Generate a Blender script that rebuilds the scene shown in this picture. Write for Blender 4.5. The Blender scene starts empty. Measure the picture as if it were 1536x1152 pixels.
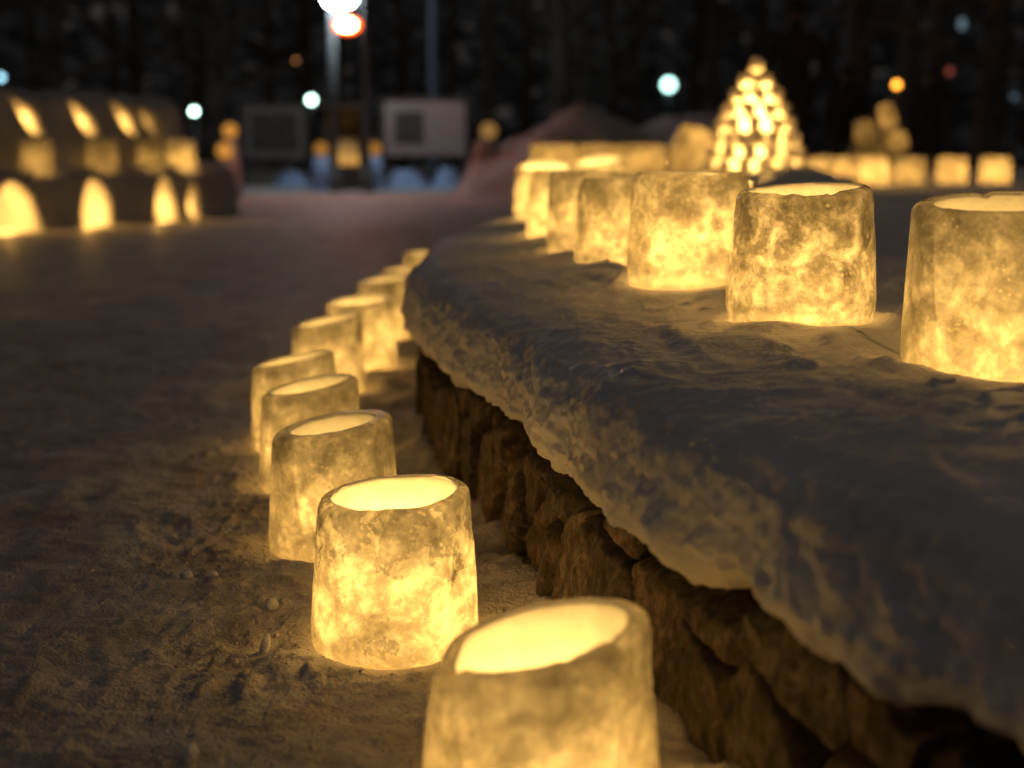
import bpy, bmesh, math, random
import numpy as np
from mathutils import Vector, noise as mnoise

SC = bpy.context.scene
COL = SC.collection
R = math.radians

# ------------------------------------------------------------------ camera
K = 2220.0                      # focal length in pixels of the 1536 px wide photograph
H = 0.73                        # camera height above the path
PITCH = math.atan((576 - 217) / K)
CP, SP = math.cos(PITCH), math.sin(PITCH)
cam_d = bpy.data.cameras.new('camera')
cam_d.sensor_width = 36.0
cam_d.lens = 36.0 * K / 1536
cam_d.clip_start = 0.02
cam_d.clip_end = 600
cam_d.dof.use_dof = True
cam_d.dof.focus_distance = 2.27
cam_d.dof.aperture_fstop = 2.2
cam_d.dof.aperture_blades = 7
cam = bpy.data.objects.new('camera', cam_d)
COL.objects.link(cam)
cam.location = (0, 0, H)
cam.rotation_euler = (math.pi / 2 - PITCH, 0, 0)
SC.camera = cam

# ------------------------------------------------------------------ world: an overcast night sky with faint town glow
world = bpy.data.worlds.new('World')
SC.world = world
world.use_nodes = True
wn = world.node_tree
bg = wn.nodes['Background']
sky = wn.nodes.new('ShaderNodeTexSky')
sky.sky_type = 'NISHITA'
sky.sun_disc = False
sky.sun_elevation = R(-6)
sky.sun_rotation = R(200)
mixw = wn.nodes.new('ShaderNodeMix')
mixw.data_type = 'RGBA'
mixw.blend_type = 'ADD'
mixw.inputs['Factor'].default_value = 0.02
mixw.inputs['A'].default_value = (0.0345, 0.0312, 0.0290, 1)
wn.links.new(sky.outputs['Color'], mixw.inputs['B'])
wn.links.new(mixw.outputs['Result'], bg.inputs['Color'])
bg.inputs['Strength'].default_value = 1.0

SC.view_settings.view_transform = 'Standard'
SC.view_settings.look = 'None'
SC.view_settings.exposure = 0.0
SC.view_settings.gamma = 1.0
SC.cycles.use_denoising = True
SC.cycles.max_bounces = 7
SC.cycles.diffuse_bounces = 4
SC.cycles.glossy_bounces = 2
SC.cycles.transmission_bounces = 5
SC.cycles.transparent_max_bounces = 14
SC.cycles.sample_clamp_indirect = 4.0
SC.cycles.use_light_tree = True

# ------------------------------------------------------------------ helpers
def depth_y(t, z):
    """World Y of a point at camera depth t and height z."""
    return (t - (H - z) * SP) / CP

def at(u, t, z):
    """World point at image column u, camera depth t, height z."""
    return Vector(((u - 768) / K * t, depth_y(t, z), z))

def atp(u, v, t):
    """World point seen at photo pixel (u, v) at camera depth t."""
    a = (u - 768) / K; b = (576 - v) / K
    return Vector((a * t, t * (CP + b * SP), H + t * (b * CP - SP)))

def tag(o, label=None, cat=None, group=None, kind=None):
    if label: o['label'] = label
    if cat: o['category'] = cat
    if group: o['group'] = group
    if kind: o['kind'] = kind
    return o

def link(o, parent=None):
    COL.objects.link(o)
    if parent: o.parent = parent
    return o

def mesh_obj(name, verts, faces, mat, parent=None, smooth=True, mats=None, mat_idx=None):
    me = bpy.data.meshes.new(name)
    me.from_pydata([tuple(v) for v in verts], [], [tuple(f) for f in faces])
    for m in (mats or [mat]):
        me.materials.append(m)
    if mat_idx is not None:
        me.polygons.foreach_set('material_index', np.asarray(mat_idx, dtype=np.int32))
    me.polygons.foreach_set('use_smooth', [smooth] * len(me.polygons))
    me.update()
    return link(bpy.data.objects.new(name, me), parent)

def bm_obj(name, bm, mat, parent=None, smooth=False):
    me = bpy.data.meshes.new(name)
    bm.to_mesh(me); bm.free()
    me.materials.append(mat)
    me.polygons.foreach_set('use_smooth', [smooth] * len(me.polygons))
    return link(bpy.data.objects.new(name, me), parent)

def empty(name, loc, rz=0):
    o = bpy.data.objects.new(name, None)
    o.empty_display_size = 0.1
    o.location = loc; o.rotation_euler = (0, 0, rz)
    return link(o)

def grid_faces(n, m, wrap=False):
    """Quads of an n x m vertex grid (index i*m + j); wrap joins the last i to the first."""
    i = np.arange(n if wrap else n - 1)[:, None]; j = np.arange(m - 1)[None, :]
    i2 = (i + 1) % n
    return np.stack([i * m + j, i2 * m + j, i2 * m + j + 1, i * m + j + 1], -1).reshape(-1, 4).tolist()

# ---- vectorised value noise
def _hash(ix, iy, iz, seed):
    h = (ix.astype(np.int64) * 374761393 + iy.astype(np.int64) * 668265263 + iz.astype(np.int64) * 2147483647 + seed * 974711) & 0xffffffff
    h = ((h ^ (h >> 13)) * 1274126177) & 0xffffffff
    h = ((h ^ (h >> 16)) * 2246822519) & 0xffffffff
    return ((h ^ (h >> 15)) & 0xffffff) / float(0xffffff)

def vnoise(x, y, z=0.0, seed=0):
    x, y, z = np.broadcast_arrays(np.asarray(x, float), np.asarray(y, float), np.asarray(z, float))
    x0, y0, z0 = np.floor(x), np.floor(y), np.floor(z)
    f = [(q - q0) for q, q0 in ((x, x0), (y, y0), (z, z0))]
    f = [q * q * q * (q * (q * 6 - 15) + 10) for q in f]
    out = 0
    for dx in (0, 1):
        for dy in (0, 1):
            for dz in (0, 1):
                w = (f[0] if dx else 1 - f[0]) * (f[1] if dy else 1 - f[1]) * (f[2] if dz else 1 - f[2])
                out = out + w * _hash(x0 + dx, y0 + dy, z0 + dz, seed)
    return out * 2 - 1

def fbm(x, y, z=0.0, seed=0, octaves=4, gain=0.5):
    s = 0; a = 1; n = 0
    x = np.asarray(x, float); y = np.asarray(y, float); z = np.asarray(z, float)
    for k in range(octaves):
        s = s + a * vnoise(x, y, z, seed + k * 17); n += a
        x = x * 2.03 + 11.3; y = y * 2.03 + 5.7; z = z * 2.03 + 3.1; a *= gain
    return s / n

def sstep(a, b, x):
    t = np.clip((np.asarray(x, float) - a) / (b - a), 0, 1)
    return t * t * (3 - 2 * t)

def spline(pts, n):
    """Catmull-Rom curve through pts, n samples spaced evenly by length."""
    p = np.array(pts, float)
    p = np.vstack([2 * p[0] - p[1], p, 2 * p[-1] - p[-2]])
    out = []
    for i in range(1, len(p) - 2):
        t = np.linspace(0, 1, 40, endpoint=False)[:, None]
        a, b, c, d = p[i - 1], p[i], p[i + 1], p[i + 2]
        out.append(.5 * ((2 * b) + (c - a) * t + (2 * a - 5 * b + 4 * c - d) * t ** 2 + (3 * b - a - 3 * c + d) * t ** 3))
    out.append(p[-2][None])
    q = np.vstack(out)
    L = np.r_[0, np.cumsum(np.linalg.norm(np.diff(q, axis=0), axis=1))]
    return q, L

# ------------------------------------------------------------------ materials
def new_mat(name):
    m = bpy.data.materials.new(name); m.use_nodes = True
    nt = m.node_tree
    for n in list(nt.nodes):
        if n.type != 'OUTPUT_MATERIAL': nt.nodes.remove(n)
    return m, nt, nt.nodes['Material Output']

def nd(nt, t, **kw):
    n = nt.nodes.new(t)
    for k, v in kw.items():
        if k.startswith('i_'):
            n.inputs[k[2:].replace('_', ' ')].default_value = v
        else:
            setattr(n, k, v)
    return n

def ramp(nt, src, stops):
    r = nt.nodes.new('ShaderNodeValToRGB')
    el = r.color_ramp.elements
    while len(el) < len(stops): el.new(0.5)
    for e, (p, c) in zip(el, stops):
        e.position = p
        e.color = (c, c, c, 1) if isinstance(c, (int, float)) else (*c, 1)
    nt.links.new(src, r.inputs['Fac'])
    return r.outputs['Color']

def math_n(nt, op, a, b=None, clamp=False):
    n = nt.nodes.new('ShaderNodeMath'); n.operation = op; n.use_clamp = clamp
    for k, v in ((0, a), (1, b)):
        if v is None: continue
        if isinstance(v, (int, float)): n.inputs[k].default_value = v
        else: nt.links.new(v, n.inputs[k])
    return n.outputs[0]

def noise_n(nt, vec, scale, detail=6, rough=.55, dist=0.0):
    n = nd(nt, 'ShaderNodeTexNoise', i_Scale=scale, i_Detail=detail, i_Roughness=rough, i_Distortion=dist)
    nt.links.new(vec, n.inputs['Vector'])
    return n.outputs['Fac']

def principled(name, color, rough=.6, metal=0.0, var=0.0, scale=8, bump=0.0, bscale=40, emit=None, estr=0.0, spec=0.5):
    m, nt, out = new_mat(name)
    p = nd(nt, 'ShaderNodeBsdfPrincipled')
    p.inputs['Roughness'].default_value = rough
    p.inputs['Metallic'].default_value = metal
    p.inputs['Specular IOR Level'].default_value = spec
    tc = nd(nt, 'ShaderNodeTexCoord')
    if var:
        f = noise_n(nt, tc.outputs['Object'], scale)
        c = ramp(nt, f, [(.3, tuple(x * (1 - var) for x in color)), (.7, tuple(min(1, x * (1 + var)) for x in color))])
        nt.links.new(c, p.inputs['Base Color'])
    else:
        p.inputs['Base Color'].default_value = (*color, 1)
    if bump:
        b = nd(nt, 'ShaderNodeBump', i_Strength=bump, i_Distance=.01)
        nt.links.new(noise_n(nt, tc.outputs['Object'], bscale, 8, .65), b.inputs['Height'])
        nt.links.new(b.outputs[0], p.inputs['Normal'])
    if emit:
        p.inputs['Emission Color'].default_value = (*emit, 1)
        p.inputs['Emission Strength'].default_value = estr
    nt.links.new(p.outputs[0], out.inputs['Surface'])
    return m

def snow_mat(name, lo, hi, scale, grain, bump_d, spec=.25, glaze=None, sss=0.0):
    """Snow: albedo patches, grains and a rough broken surface."""
    m, nt, out = new_mat(name)
    tc = nd(nt, 'ShaderNodeTexCoord'); v = tc.outputs['Object']
    f = noise_n(nt, v, scale, 7, .62, .4)
    c = ramp(nt, f, [(.32, lo), (.62, hi)])
    p = nd(nt, 'ShaderNodeBsdfPrincipled', i_Roughness=.55)
    p.inputs['Specular IOR Level'].default_value = spec
    nt.links.new(c, p.inputs['Base Color'])
    n1 = noise_n(nt, v, grain, 9, .72)
    n2 = noise_n(nt, v, grain * .22, 6, .6, .6)
    vor = nd(nt, 'ShaderNodeTexVoronoi', i_Scale=grain * 1.7)
    nt.links.new(v, vor.inputs['Vector'])
    h = math_n(nt, 'ADD', math_n(nt, 'MULTIPLY', n1, .55), math_n(nt, 'MULTIPLY', n2, 1.5))
    h = math_n(nt, 'SUBTRACT', h, math_n(nt, 'MULTIPLY', vor.outputs['Distance'], .28))
    b = nd(nt, 'ShaderNodeBump', i_Strength=.8, i_Distance=bump_d)
    nt.links.new(h, b.inputs['Height'])
    nt.links.new(b.outputs[0], p.inputs['Normal'])
    if sss:                                    # light soaks a little way into clean snow
        p.inputs['Subsurface Weight'].default_value = sss
        p.inputs['Subsurface Radius'].default_value = (1.0, .85, .7)
        p.inputs['Subsurface Scale'].default_value = .014
    if glaze:                                  # a wet crust of refrozen ice on one ridge
        ds = nd(nt, 'ShaderNodeVectorMath', operation='DISTANCE'); ds.inputs[1].default_value = glaze[0]
        nt.links.new(v, ds.inputs[0])
        g = nd(nt, 'ShaderNodeMapRange'); g.inputs['From Min'].default_value = glaze[1]; g.inputs['From Max'].default_value = glaze[1] * .3
        nt.links.new(ds.outputs['Value'], g.inputs['Value'])
        gm = math_n(nt, 'MULTIPLY', g.outputs[0], ramp(nt, noise_n(nt, v, 22, 4, .6), [(.45, 0.0), (.6, 1.0)]))
        rr = nd(nt, 'ShaderNodeMapRange'); rr.inputs['To Min'].default_value = .55; rr.inputs['To Max'].default_value = .10
        nt.links.new(gm, rr.inputs['Value']); nt.links.new(rr.outputs[0], p.inputs['Roughness'])
        sp = nd(nt, 'ShaderNodeMapRange'); sp.inputs['To Min'].default_value = spec; sp.inputs['To Max'].default_value = 1.0
        nt.links.new(gm, sp.inputs['Value']); nt.links.new(sp.outputs[0], p.inputs['Specular IOR Level'])
    nt.links.new(p.outputs[0], out.inputs['Surface'])
    return m

def ice_outer(name, clear, body_c, cloudy, thr=(.42, .60), trans=(.03, .14), scale=16.0, speck=70.0, foot_t=.24, pocket=None):
    """Cloudy hand-frozen ice: translucent, in places clear, with bubbles and rime."""
    m, nt, out = new_mat(name)
    tc = nd(nt, 'ShaderNodeTexCoord'); oi = nd(nt, 'ShaderNodeObjectInfo')
    off = nd(nt, 'ShaderNodeVectorMath', operation='SCALE'); off.inputs[0].default_value = (31.0, 17.0, 23.0)
    nt.links.new(oi.outputs['Random'], off.inputs['Scale'])
    add = nd(nt, 'ShaderNodeVectorMath', operation='ADD')
    nt.links.new(tc.outputs['Object'], add.inputs[0]); nt.links.new(off.outputs[0], add.inputs[1])
    v = add.outputs[0]
    big = noise_n(nt, v, scale, 9, .62, .6)
    mid = noise_n(nt, v, scale * 2.9, 8, .70, .3)
    fine = noise_n(nt, v, speck * 1.6, 5, .62)
    rid = nd(nt, 'ShaderNodeTexNoise', noise_type='RIDGED_MULTIFRACTAL', i_Scale=scale * 1.5, i_Detail=6.0, i_Roughness=.6)
    nt.links.new(v, rid.inputs['Vector'])
    vor = nd(nt, 'ShaderNodeTexVoronoi', i_Scale=speck, i_Randomness=1.0)
    nt.links.new(v, vor.inputs['Vector'])
    mixv = math_n(nt, 'ADD', math_n(nt, 'MULTIPLY', big, .60), math_n(nt, 'MULTIPLY', mid, .40))
    clar = ramp(nt, mixv, [(thr[0], 0.0), (thr[1], 1.0)])
    bub = ramp(nt, vor.outputs['Distance'], [(.08, 1.0), (.26, 0.0)])
    bsel = ramp(nt, noise_n(nt, v, speck * .35, 3, .5), [(.50, 0.0), (.62, 1.0)])
    bub = math_n(nt, 'MULTIPLY', bub, bsel)
    vein = ramp(nt, rid.outputs['Fac'], [(.45, 0.0), (1.0, 1.0)])
    spk = ramp(nt, fine, [(.54, 0.0), (.74, 1.0)])
    band = ramp(nt, noise_n(nt, v, scale * .40, 4, .55, .4), [(.36, .45), (.60, 1.0)])
    # milky body, darker frozen-in slush, bright clear windows
    body = ramp(nt, mixv, [(.36, cloudy), (.425, tuple(.45 * a + .55 * b for a, b in zip(cloudy, body_c))), (.48, body_c), (thr[1] - .03, tuple(.6 * a + .4 * b for a, b in zip(body_c, clear))), (thr[1] + .045, clear)])
    # sharp-edged air pockets under the rim
    if pocket:
        sp0 = nd(nt, 'ShaderNodeSeparateXYZ'); nt.links.new(tc.outputs['Object'], sp0.inputs[0])
        zz = nd(nt, 'ShaderNodeMapRange'); zz.inputs['From Min'].default_value = pocket[0]; zz.inputs['From Max'].default_value = pocket[1]
        zz.inputs['To Min'].default_value = -.10; zz.inputs['To Max'].default_value = .085
        nt.links.new(sp0.outputs['Z'], zz.inputs['Value'])
        pk = ramp(nt, math_n(nt, 'ADD', noise_n(nt, v, 24, 5, .60, .2), zz.outputs[0]), [(.515, 1.0), (.535, .30), (.60, .42)])
        mp_ = nd(nt, 'ShaderNodeMix', data_type='RGBA', blend_type='MULTIPLY'); mp_.inputs['Factor'].default_value = 1.0
        nt.links.new(body, mp_.inputs['A']); nt.links.new(pk, mp_.inputs['B']); body = mp_.outputs['Result']
    mc = nd(nt, 'ShaderNodeMix', data_type='RGBA'); mc.inputs['B'].default_value = (*clear, 1)
    nt.links.new(body, mc.inputs['A'])
    ex = math_n(nt, 'ADD', math_n(nt, 'MULTIPLY', bub, .60), math_n(nt, 'ADD', math_n(nt, 'MULTIPLY', spk, .35), math_n(nt, 'MULTIPLY', vein, .30)))
    nt.links.new(math_n(nt, 'MULTIPLY', ex, .8, True), mc.inputs['Factor'])
    mb = nd(nt, 'ShaderNodeMix', data_type='RGBA', blend_type='MULTIPLY'); mb.inputs['Factor'].default_value = 1.0
    nt.links.new(mc.outputs['Result'], mb.inputs['A']); nt.links.new(band, mb.inputs['B'])
    mc = mb
    tr = nd(nt, 'ShaderNodeBsdfTranslucent')
    nt.links.new(mc.outputs['Result'], tr.inputs['Color'])
    bump = nd(nt, 'ShaderNodeBump', i_Strength=.5, i_Distance=.006)
    hgt = math_n(nt, 'ADD', mixv, math_n(nt, 'MULTIPLY', fine, .35))
    nt.links.new(hgt, bump.inputs['Height'])
    nt.links.new(bump.outputs[0], tr.inputs['Normal'])
    df = nd(nt, 'ShaderNodeBsdfDiffuse'); df.inputs['Color'].default_value = (.55, .57, .58, 1)
    nt.links.new(bump.outputs[0], df.inputs['Normal'])
    m1 = nd(nt, 'ShaderNodeMixShader'); m1.inputs[0].default_value = .16
    nt.links.new(tr.outputs[0], m1.inputs[1]); nt.links.new(df.outputs[0], m1.inputs[2])
    tp = nd(nt, 'ShaderNodeBsdfTransparent'); tp.inputs['Color'].default_value = (1, .96, .9, 1)
    fac = nd(nt, 'ShaderNodeMapRange'); fac.inputs['To Min'].default_value = trans[0]; fac.inputs['To Max'].default_value = trans[1]
    nt.links.new(clar, fac.inputs['Value'])
    # the foot froze last and is clear right through
    sep = nd(nt, 'ShaderNodeSeparateXYZ'); nt.links.new(tc.outputs['Object'], sep.inputs[0])
    foot = nd(nt, 'ShaderNodeMapRange'); foot.inputs['From Min'].default_value = .055; foot.inputs['From Max'].default_value = .008
    foot.inputs['To Min'].default_value = 0.0; foot.inputs['To Max'].default_value = foot_t
    nt.links.new(sep.outputs['Z'], foot.inputs['Value'])
    m2 = nd(nt, 'ShaderNodeMixShader')
    nt.links.new(math_n(nt, 'MAXIMUM', fac.outputs[0], foot.outputs[0]), m2.inputs[0])
    nt.links.new(m1.outputs[0], m2.inputs[1]); nt.links.new(tp.outputs[0], m2.inputs[2])
    gl = nd(nt, 'ShaderNodeBsdfGlossy', i_Roughness=.22)
    gl.inputs['Color'].default_value = (1, 1, 1, 1)
    nt.links.new(bump.outputs[0], gl.inputs['Normal'])
    fr = nd(nt, 'ShaderNodeFresnel', i_IOR=1.31)
    m3 = nd(nt, 'ShaderNodeMixShader')
    nt.links.new(math_n(nt, 'MULTIPLY', fr.outputs[0], .55), m3.inputs[0])
    nt.links.new(m2.outputs[0], m3.inputs[1]); nt.links.new(gl.outputs[0], m3.inputs[2])
    nt.links.new(m3.outputs[0], out.inputs['Surface'])
    return m

def ice_inner(name, transp=.45):
    """The wall of the cavity: white frosted ice that lets half of the candle light on into the shell."""
    m, nt, out = new_mat(name)
    tc = nd(nt, 'ShaderNodeTexCoord')
    f = noise_n(nt, tc.outputs['Object'], 22, 6, .6)
    c = ramp(nt, f, [(.3, (.40, .43, .47)), (.7, (.56, .60, .65))])
    df = nd(nt, 'ShaderNodeBsdfDiffuse'); nt.links.new(c, df.inputs['Color'])
    tr = nd(nt, 'ShaderNodeBsdfTranslucent'); nt.links.new(c, tr.inputs['Color'])
    m1 = nd(nt, 'ShaderNodeMixShader'); m1.inputs[0].default_value = .3
    nt.links.new(df.outputs[0], m1.inputs[1]); nt.links.new(tr.outputs[0], m1.inputs[2])
    tp = nd(nt, 'ShaderNodeBsdfTransparent')
    # transparency cut towards the mouth to darken the shoulder as thick ice would
    sep = nd(nt, 'ShaderNodeSeparateXYZ'); nt.links.new(tc.outputs['Object'], sep.inputs[0])
    mr = nd(nt, 'ShaderNodeMapRange', interpolation_type='SMOOTHSTEP')
    mr.inputs['From Min'].default_value = .10; mr.inputs['From Max'].default_value = .20
    mr.inputs['To Min'].default_value = transp; mr.inputs['To Max'].default_value = transp * .45
    nt.links.new(math_n(nt, 'ADD', sep.outputs['Z'], math_n(nt, 'MULTIPLY', f, .06)), mr.inputs['Value'])
    m2 = nd(nt, 'ShaderNodeMixShader'); nt.links.new(mr.outputs[0], m2.inputs[0])
    nt.links.new(m1.outputs[0], m2.inputs[1]); nt.links.new(tp.outputs[0], m2.inputs[2])
    nt.links.new(m2.outputs[0], out.inputs['Surface'])
    return m

def emit_mat(name, color, strength):
    m, nt, out = new_mat(name)
    e = nd(nt, 'ShaderNodeEmission'); e.inputs['Color'].default_value = (*color, 1); e.inputs['Strength'].default_value = strength
    nt.links.new(e.outputs[0], out.inputs['Surface'])
    return m

def stone_mat():
    m, nt, out = new_mat('field_stone')
    tc = nd(nt, 'ShaderNodeTexCoord'); v = tc.outputs['Object']
    mp = nd(nt, 'ShaderNodeMapping'); mp.inputs['Scale'].default_value = (1.0, 1.0, .65)
    nt.links.new(v, mp.inputs['Vector'])
    f = noise_n(nt, mp.outputs[0], 44, 10, .76, .5)
    c = ramp(nt, f, [(.36, (.026, .021, .017)), (.5, (.105, .082, .060)), (.64, (.28, .225, .165))])
    at_ = nd(nt, 'ShaderNodeAttribute', attribute_name='tint')
    mx = nd(nt, 'ShaderNodeMix', data_type='RGBA', blend_type='MULTIPLY'); mx.inputs['Factor'].default_value = 1
    nt.links.new(c, mx.inputs['A']); nt.links.new(at_.outputs['Color'], mx.inputs['B'])
    p = nd(nt, 'ShaderNodeBsdfPrincipled', i_Roughness=.72)
    p.inputs['Specular IOR Level'].default_value = .35
    nt.links.new(mx.outputs['Result'], p.inputs['Base Color'])
    b = nd(nt, 'ShaderNodeBump', i_Strength=.9, i_Distance=.008)
    nt.links.new(math_n(nt, 'ADD', noise_n(nt, mp.outputs[0], 60, 9, .7), noise_n(nt, v, 160, 6, .7)), b.inputs['Height'])
    nt.links.new(b.outputs[0], p.inputs['Normal'])
    nt.links.new(p.outputs[0], out.inputs['Surface'])
    return m

M_SNOW_GROUND = snow_mat('trodden_snow', (.38, .355, .34), (.70, .68, .665), 5.0, 95, .012)
M_SNOW_BED = snow_mat('settled_snow', (.68, .68, .69), (.82, .82, .83), 4.0, 60, .0042, glaze=((.05, 2.10, .40), .19), sss=.7)
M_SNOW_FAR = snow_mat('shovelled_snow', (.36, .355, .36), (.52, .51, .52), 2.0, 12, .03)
M_SNOW_BLUE = snow_mat('blue_lit_snow', (.28, .42, .72), (.40, .56, .88), 2.0, 12, .03)  # blue lamp light on the heaps and pillars, put into the snow colour
M_ICE = ice_outer('cloudy_ice', (.74, .74, .72), (.21, .206, .19), (.075, .07, .055), thr=(.42, .585))
M_ICE_MILKY = ice_outer('milky_ice', (.62, .62, .60), (.16, .156, .143), (.075, .069, .055), thr=(.44, .61), trans=(.07, .20), foot_t=.26, scale=19, speck=95)
M_ICE_CLEAR = ice_outer('clear_veined_ice', (.76, .76, .75), (.195, .19, .175), (.045, .042, .032), thr=(.42, .58), trans=(.02, .10), scale=18, speck=60)
M_ICE_PITTED = ice_outer('pitted_ice', (.88, .88, .86), (.23, .226, .21), (.08, .074, .06), thr=(.42, .57), trans=(.07, .19), foot_t=.26, scale=13, speck=75, pocket=(.13, .215))
M_ICE_FAR = ice_outer('amber_lit_ice', (.50, .48, .44), (.30, .28, .25), (.14, .12, .10), trans=(.0, .02), foot_t=.05)
M_ICE_IN = ice_inner('frosted_cavity')
M_STONE = stone_mat()
M_BARK = principled('dark_bark', (.10, .085, .07), .9, var=.4, scale=6, bump=.6, bscale=20)
M_STEEL = principled('galvanised_pole', (.12, .135, .145), .6, .0, var=.1)
M_DARKMETAL = principled('dark_metal', (.05, .05, .055), .5, .4)
M_WOOD = principled('dark_wood', (.06, .045, .035), .8, var=.3, scale=12, bump=.3)
M_BOARD = principled('board_paint', (.36, .27, .255), .6, var=.08, scale=4)
M_POSTER = principled('board_poster', (.06, .05, .045), .5, var=.5, scale=7)
M_COAT = principled('dark_coat', (.018, .018, .022), .9)
M_TROUSER = principled('dark_trousers', (.014, .014, .016), .9)
M_SKIN = principled('skin', (.42, .28, .21), .6)
M_HAT = principled('dark_hat', (.015, .015, .018), .9)
FLAME = (1.0, .515, .108)

# ------------------------------------------------------------------ lantern list (positions first: the snow is shaped round them)
# column u of the base, depth t, base height z, base diameter, top/base ratio, height, rim slope to the right, rim slope towards the camera
GROUND_L = [
    dict(u=809, t=1.60, z=0.0, d=.264, k=.87, h=.220, sx=.235, sy=.0, wall=.024, pw=1.3, mat='milky', chips=[(172, 16, .020), (206, 7, .012), (285, 4, .003), (318, 4, .004)], pit=.3, seed=1,
         label='nearest ice lantern on the path, cut by the bottom edge, with a slanted mouth'),
    dict(u=594, t=2.195, z=0.0, d=.250, k=.895, h=.232, sx=.07, sy=.02, wall=.022, pw=1.5, mat='pitted', cz=.12, chips=[(250, 20, .003), (300, 25, .004)], pit=1.0, seed=2,
         label='sharply focused ice lantern on the path with a thin pitted rim'),
    dict(u=502, t=2.72, z=0.0, d=.240, k=.90, h=.232, sx=.16, sy=.03, wall=.034, pw=.85, mat='milky', chips=[], pit=.3, seed=3,
         label='ice lantern with a thick rounded rim, just behind the sharply focused one'),
    dict(u=468, t=3.20, z=0.0, d=.225, k=.90, h=.225, sx=.18, sy=.03, wall=.022, pw=.95, mat='milky', chips=[], pit=.2, seed=4,
         label='ice lantern with a slanted rim, overlapped by the thick rimmed one on the path'),
    dict(u=444, t=3.62, z=0.0, d=.215, k=.92, h=.220, sx=.19, sy=0.0, wall=.020, pw=.9, mat='milky', chips=[], pit=.2, seed=5,
         label='leftmost ice lantern of the path row, its lit left edge showing beside others'),
    dict(u=493, t=4.45, z=0.0, d=.225, k=.92, h=.215, sx=.20, sy=.03, wall=.022, pw=1.05, mat='milky', chips=[], pit=.2, seed=6,
         label='ice lantern with a steeply tilted rim, between the leftmost one and the round lit one'),
    dict(u=541, t=4.92, z=0.0, d=.245, k=.90, h=.225, sx=.08, sy=.06, wall=.022, pw=1.5, mat='cloudy', chips=[], pit=.2, seed=7,
         label='ice lantern with a fully visible round bright mouth, near the snowy wall corner'),
    dict(u=583, t=5.7, z=0.0, d=.25, k=.90, h=.225, sx=.10, sy=.02, wall=.024, pw=1.2, mat='cloudy', chips=[], pit=.2, seed=8,
         label='blurred ice lantern against the wall, directly behind the round bright mouthed one'),
    dict(u=614, t=6.15, z=0.0, d=.25, k=.90, h=.225, sx=.05, sy=.02, wall=.024, pw=1.1, mat='cloudy', chips=[], pit=.2, seed=9,
         label='small blurred ice lantern on the path, last but one before the wall hides the row'),
    dict(u=643, t=6.9, z=0.0, d=.25, k=.90, h=.235, sx=.0, sy=.02, wall=.024, pw=1.2, mat='cloudy', chips=[], pit=.2, seed=10,
         label='farthest ice lantern of the path row, half hidden by the snow bed corner'),
]
BED_L = [
    dict(u=1492, t=2.06, z=.406, d=.262, k=.925, h=.248, sx=.05, sy=.09, wall=.030, pw=1.3, mat='milky', chips=[(88, 5, .004)], pit=.1, seed=11,
         label='ice lantern on the snow bed cut by the right edge, with a smooth rounded rim'),
    dict(u=1200, t=2.47, z=.452, d=.252, k=.87, h=.208, sx=.06, sy=.05, wall=.020, pw=1.25, mat='clear', chips=[(268, 12, .006), (288, 6, .005), (240, 5, .003)], pit=.6, seed=12,
         label='mottled ice lantern on the snow bed with a chipped front rim'),
    dict(u=1032, t=2.98, z=.464, d=.250, k=.91, h=.212, sx=.01, sy=.01, wall=.022, pw=1.45, mat='cloudy', chips=[(285, 12, .003)], pit=.3, seed=13,
         label='brightly lit ice lantern with a flat rim, left of the mottled chipped one'),
    dict(u=940, t=3.5, z=.447, d=.250, k=.92, h=.205, sx=.0, sy=0.0, wall=.022, pw=1.1, mat='cloudy', chips=[], pit=.2, seed=14,
         label='brownish ice lantern on the bed with streaks, overlapped by the bright flat rimmed one'),
    dict(u=886, t=4.05, z=.447, d=.248, k=.92, h=.210, sx=.0, sy=.0, wall=.022, pw=1.1, mat='cloudy', chips=[], pit=.2, seed=15,
         label='ice lantern on the bed showing only a strip, second from the left in its row'),
    dict(u=846, t=4.68, z=.447, d=.245, k=.86, h=.205, sx=.0, sy=.0, wall=.022, pw=1.5, mat='cloudy', chips=[], pit=.1, seed=16,
         label='pale leftmost ice lantern standing at the far end of the bed row'),
    dict(u=817, t=6.0, z=.455, d=.25, k=.90, h=.190, sx=.0, sy=.24, wall=.020, pw=1.9, mat='cloudy', chips=[], pit=.1, seed=17,
         label='far blurred ice lantern whose bright mouth shows above the pale leftmost one'),
    dict(u=898, t=6.4, z=.47, d=.25, k=.90, h=.195, sx=.12, sy=.20, wall=.022, pw=1.7, mat='cloudy', chips=[], pit=.1, seed=18,
         label='far blurred ice lantern whose mouth glows above the brownish one with streaks'),
]
def lant_xy(L):
    p = at(L['u'], L['t'], L['z']); return p.x, p.y
for L in GROUND_L + BED_L:
    L['x'], L['y'] = lant_xy(L)

# ------------------------------------------------------------------ the raised snow bed and its stone wall
EDGE = [(1.25, -1.4), (.72, 0.0), (.52, .7), (.40, 1.10), (.335, 1.25), (.27, 1.435), (.205, 1.64), (.150, 1.84), (.055, 2.18), (-.025, 2.62),
        (-.150, 3.11), (-.24, 3.6), (-.30, 4.08), (-.30, 4.8), (-.25, 5.5), (-.12, 6.3), (.10, 7.4), (.35, 9.2), (.7, 12), (1.6, 15), (3.5, 17), (7, 18.5), (12, 19)]
ecurve, elen = spline(EDGE, 0)
CEN = np.array((11.0, 6.0))

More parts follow.
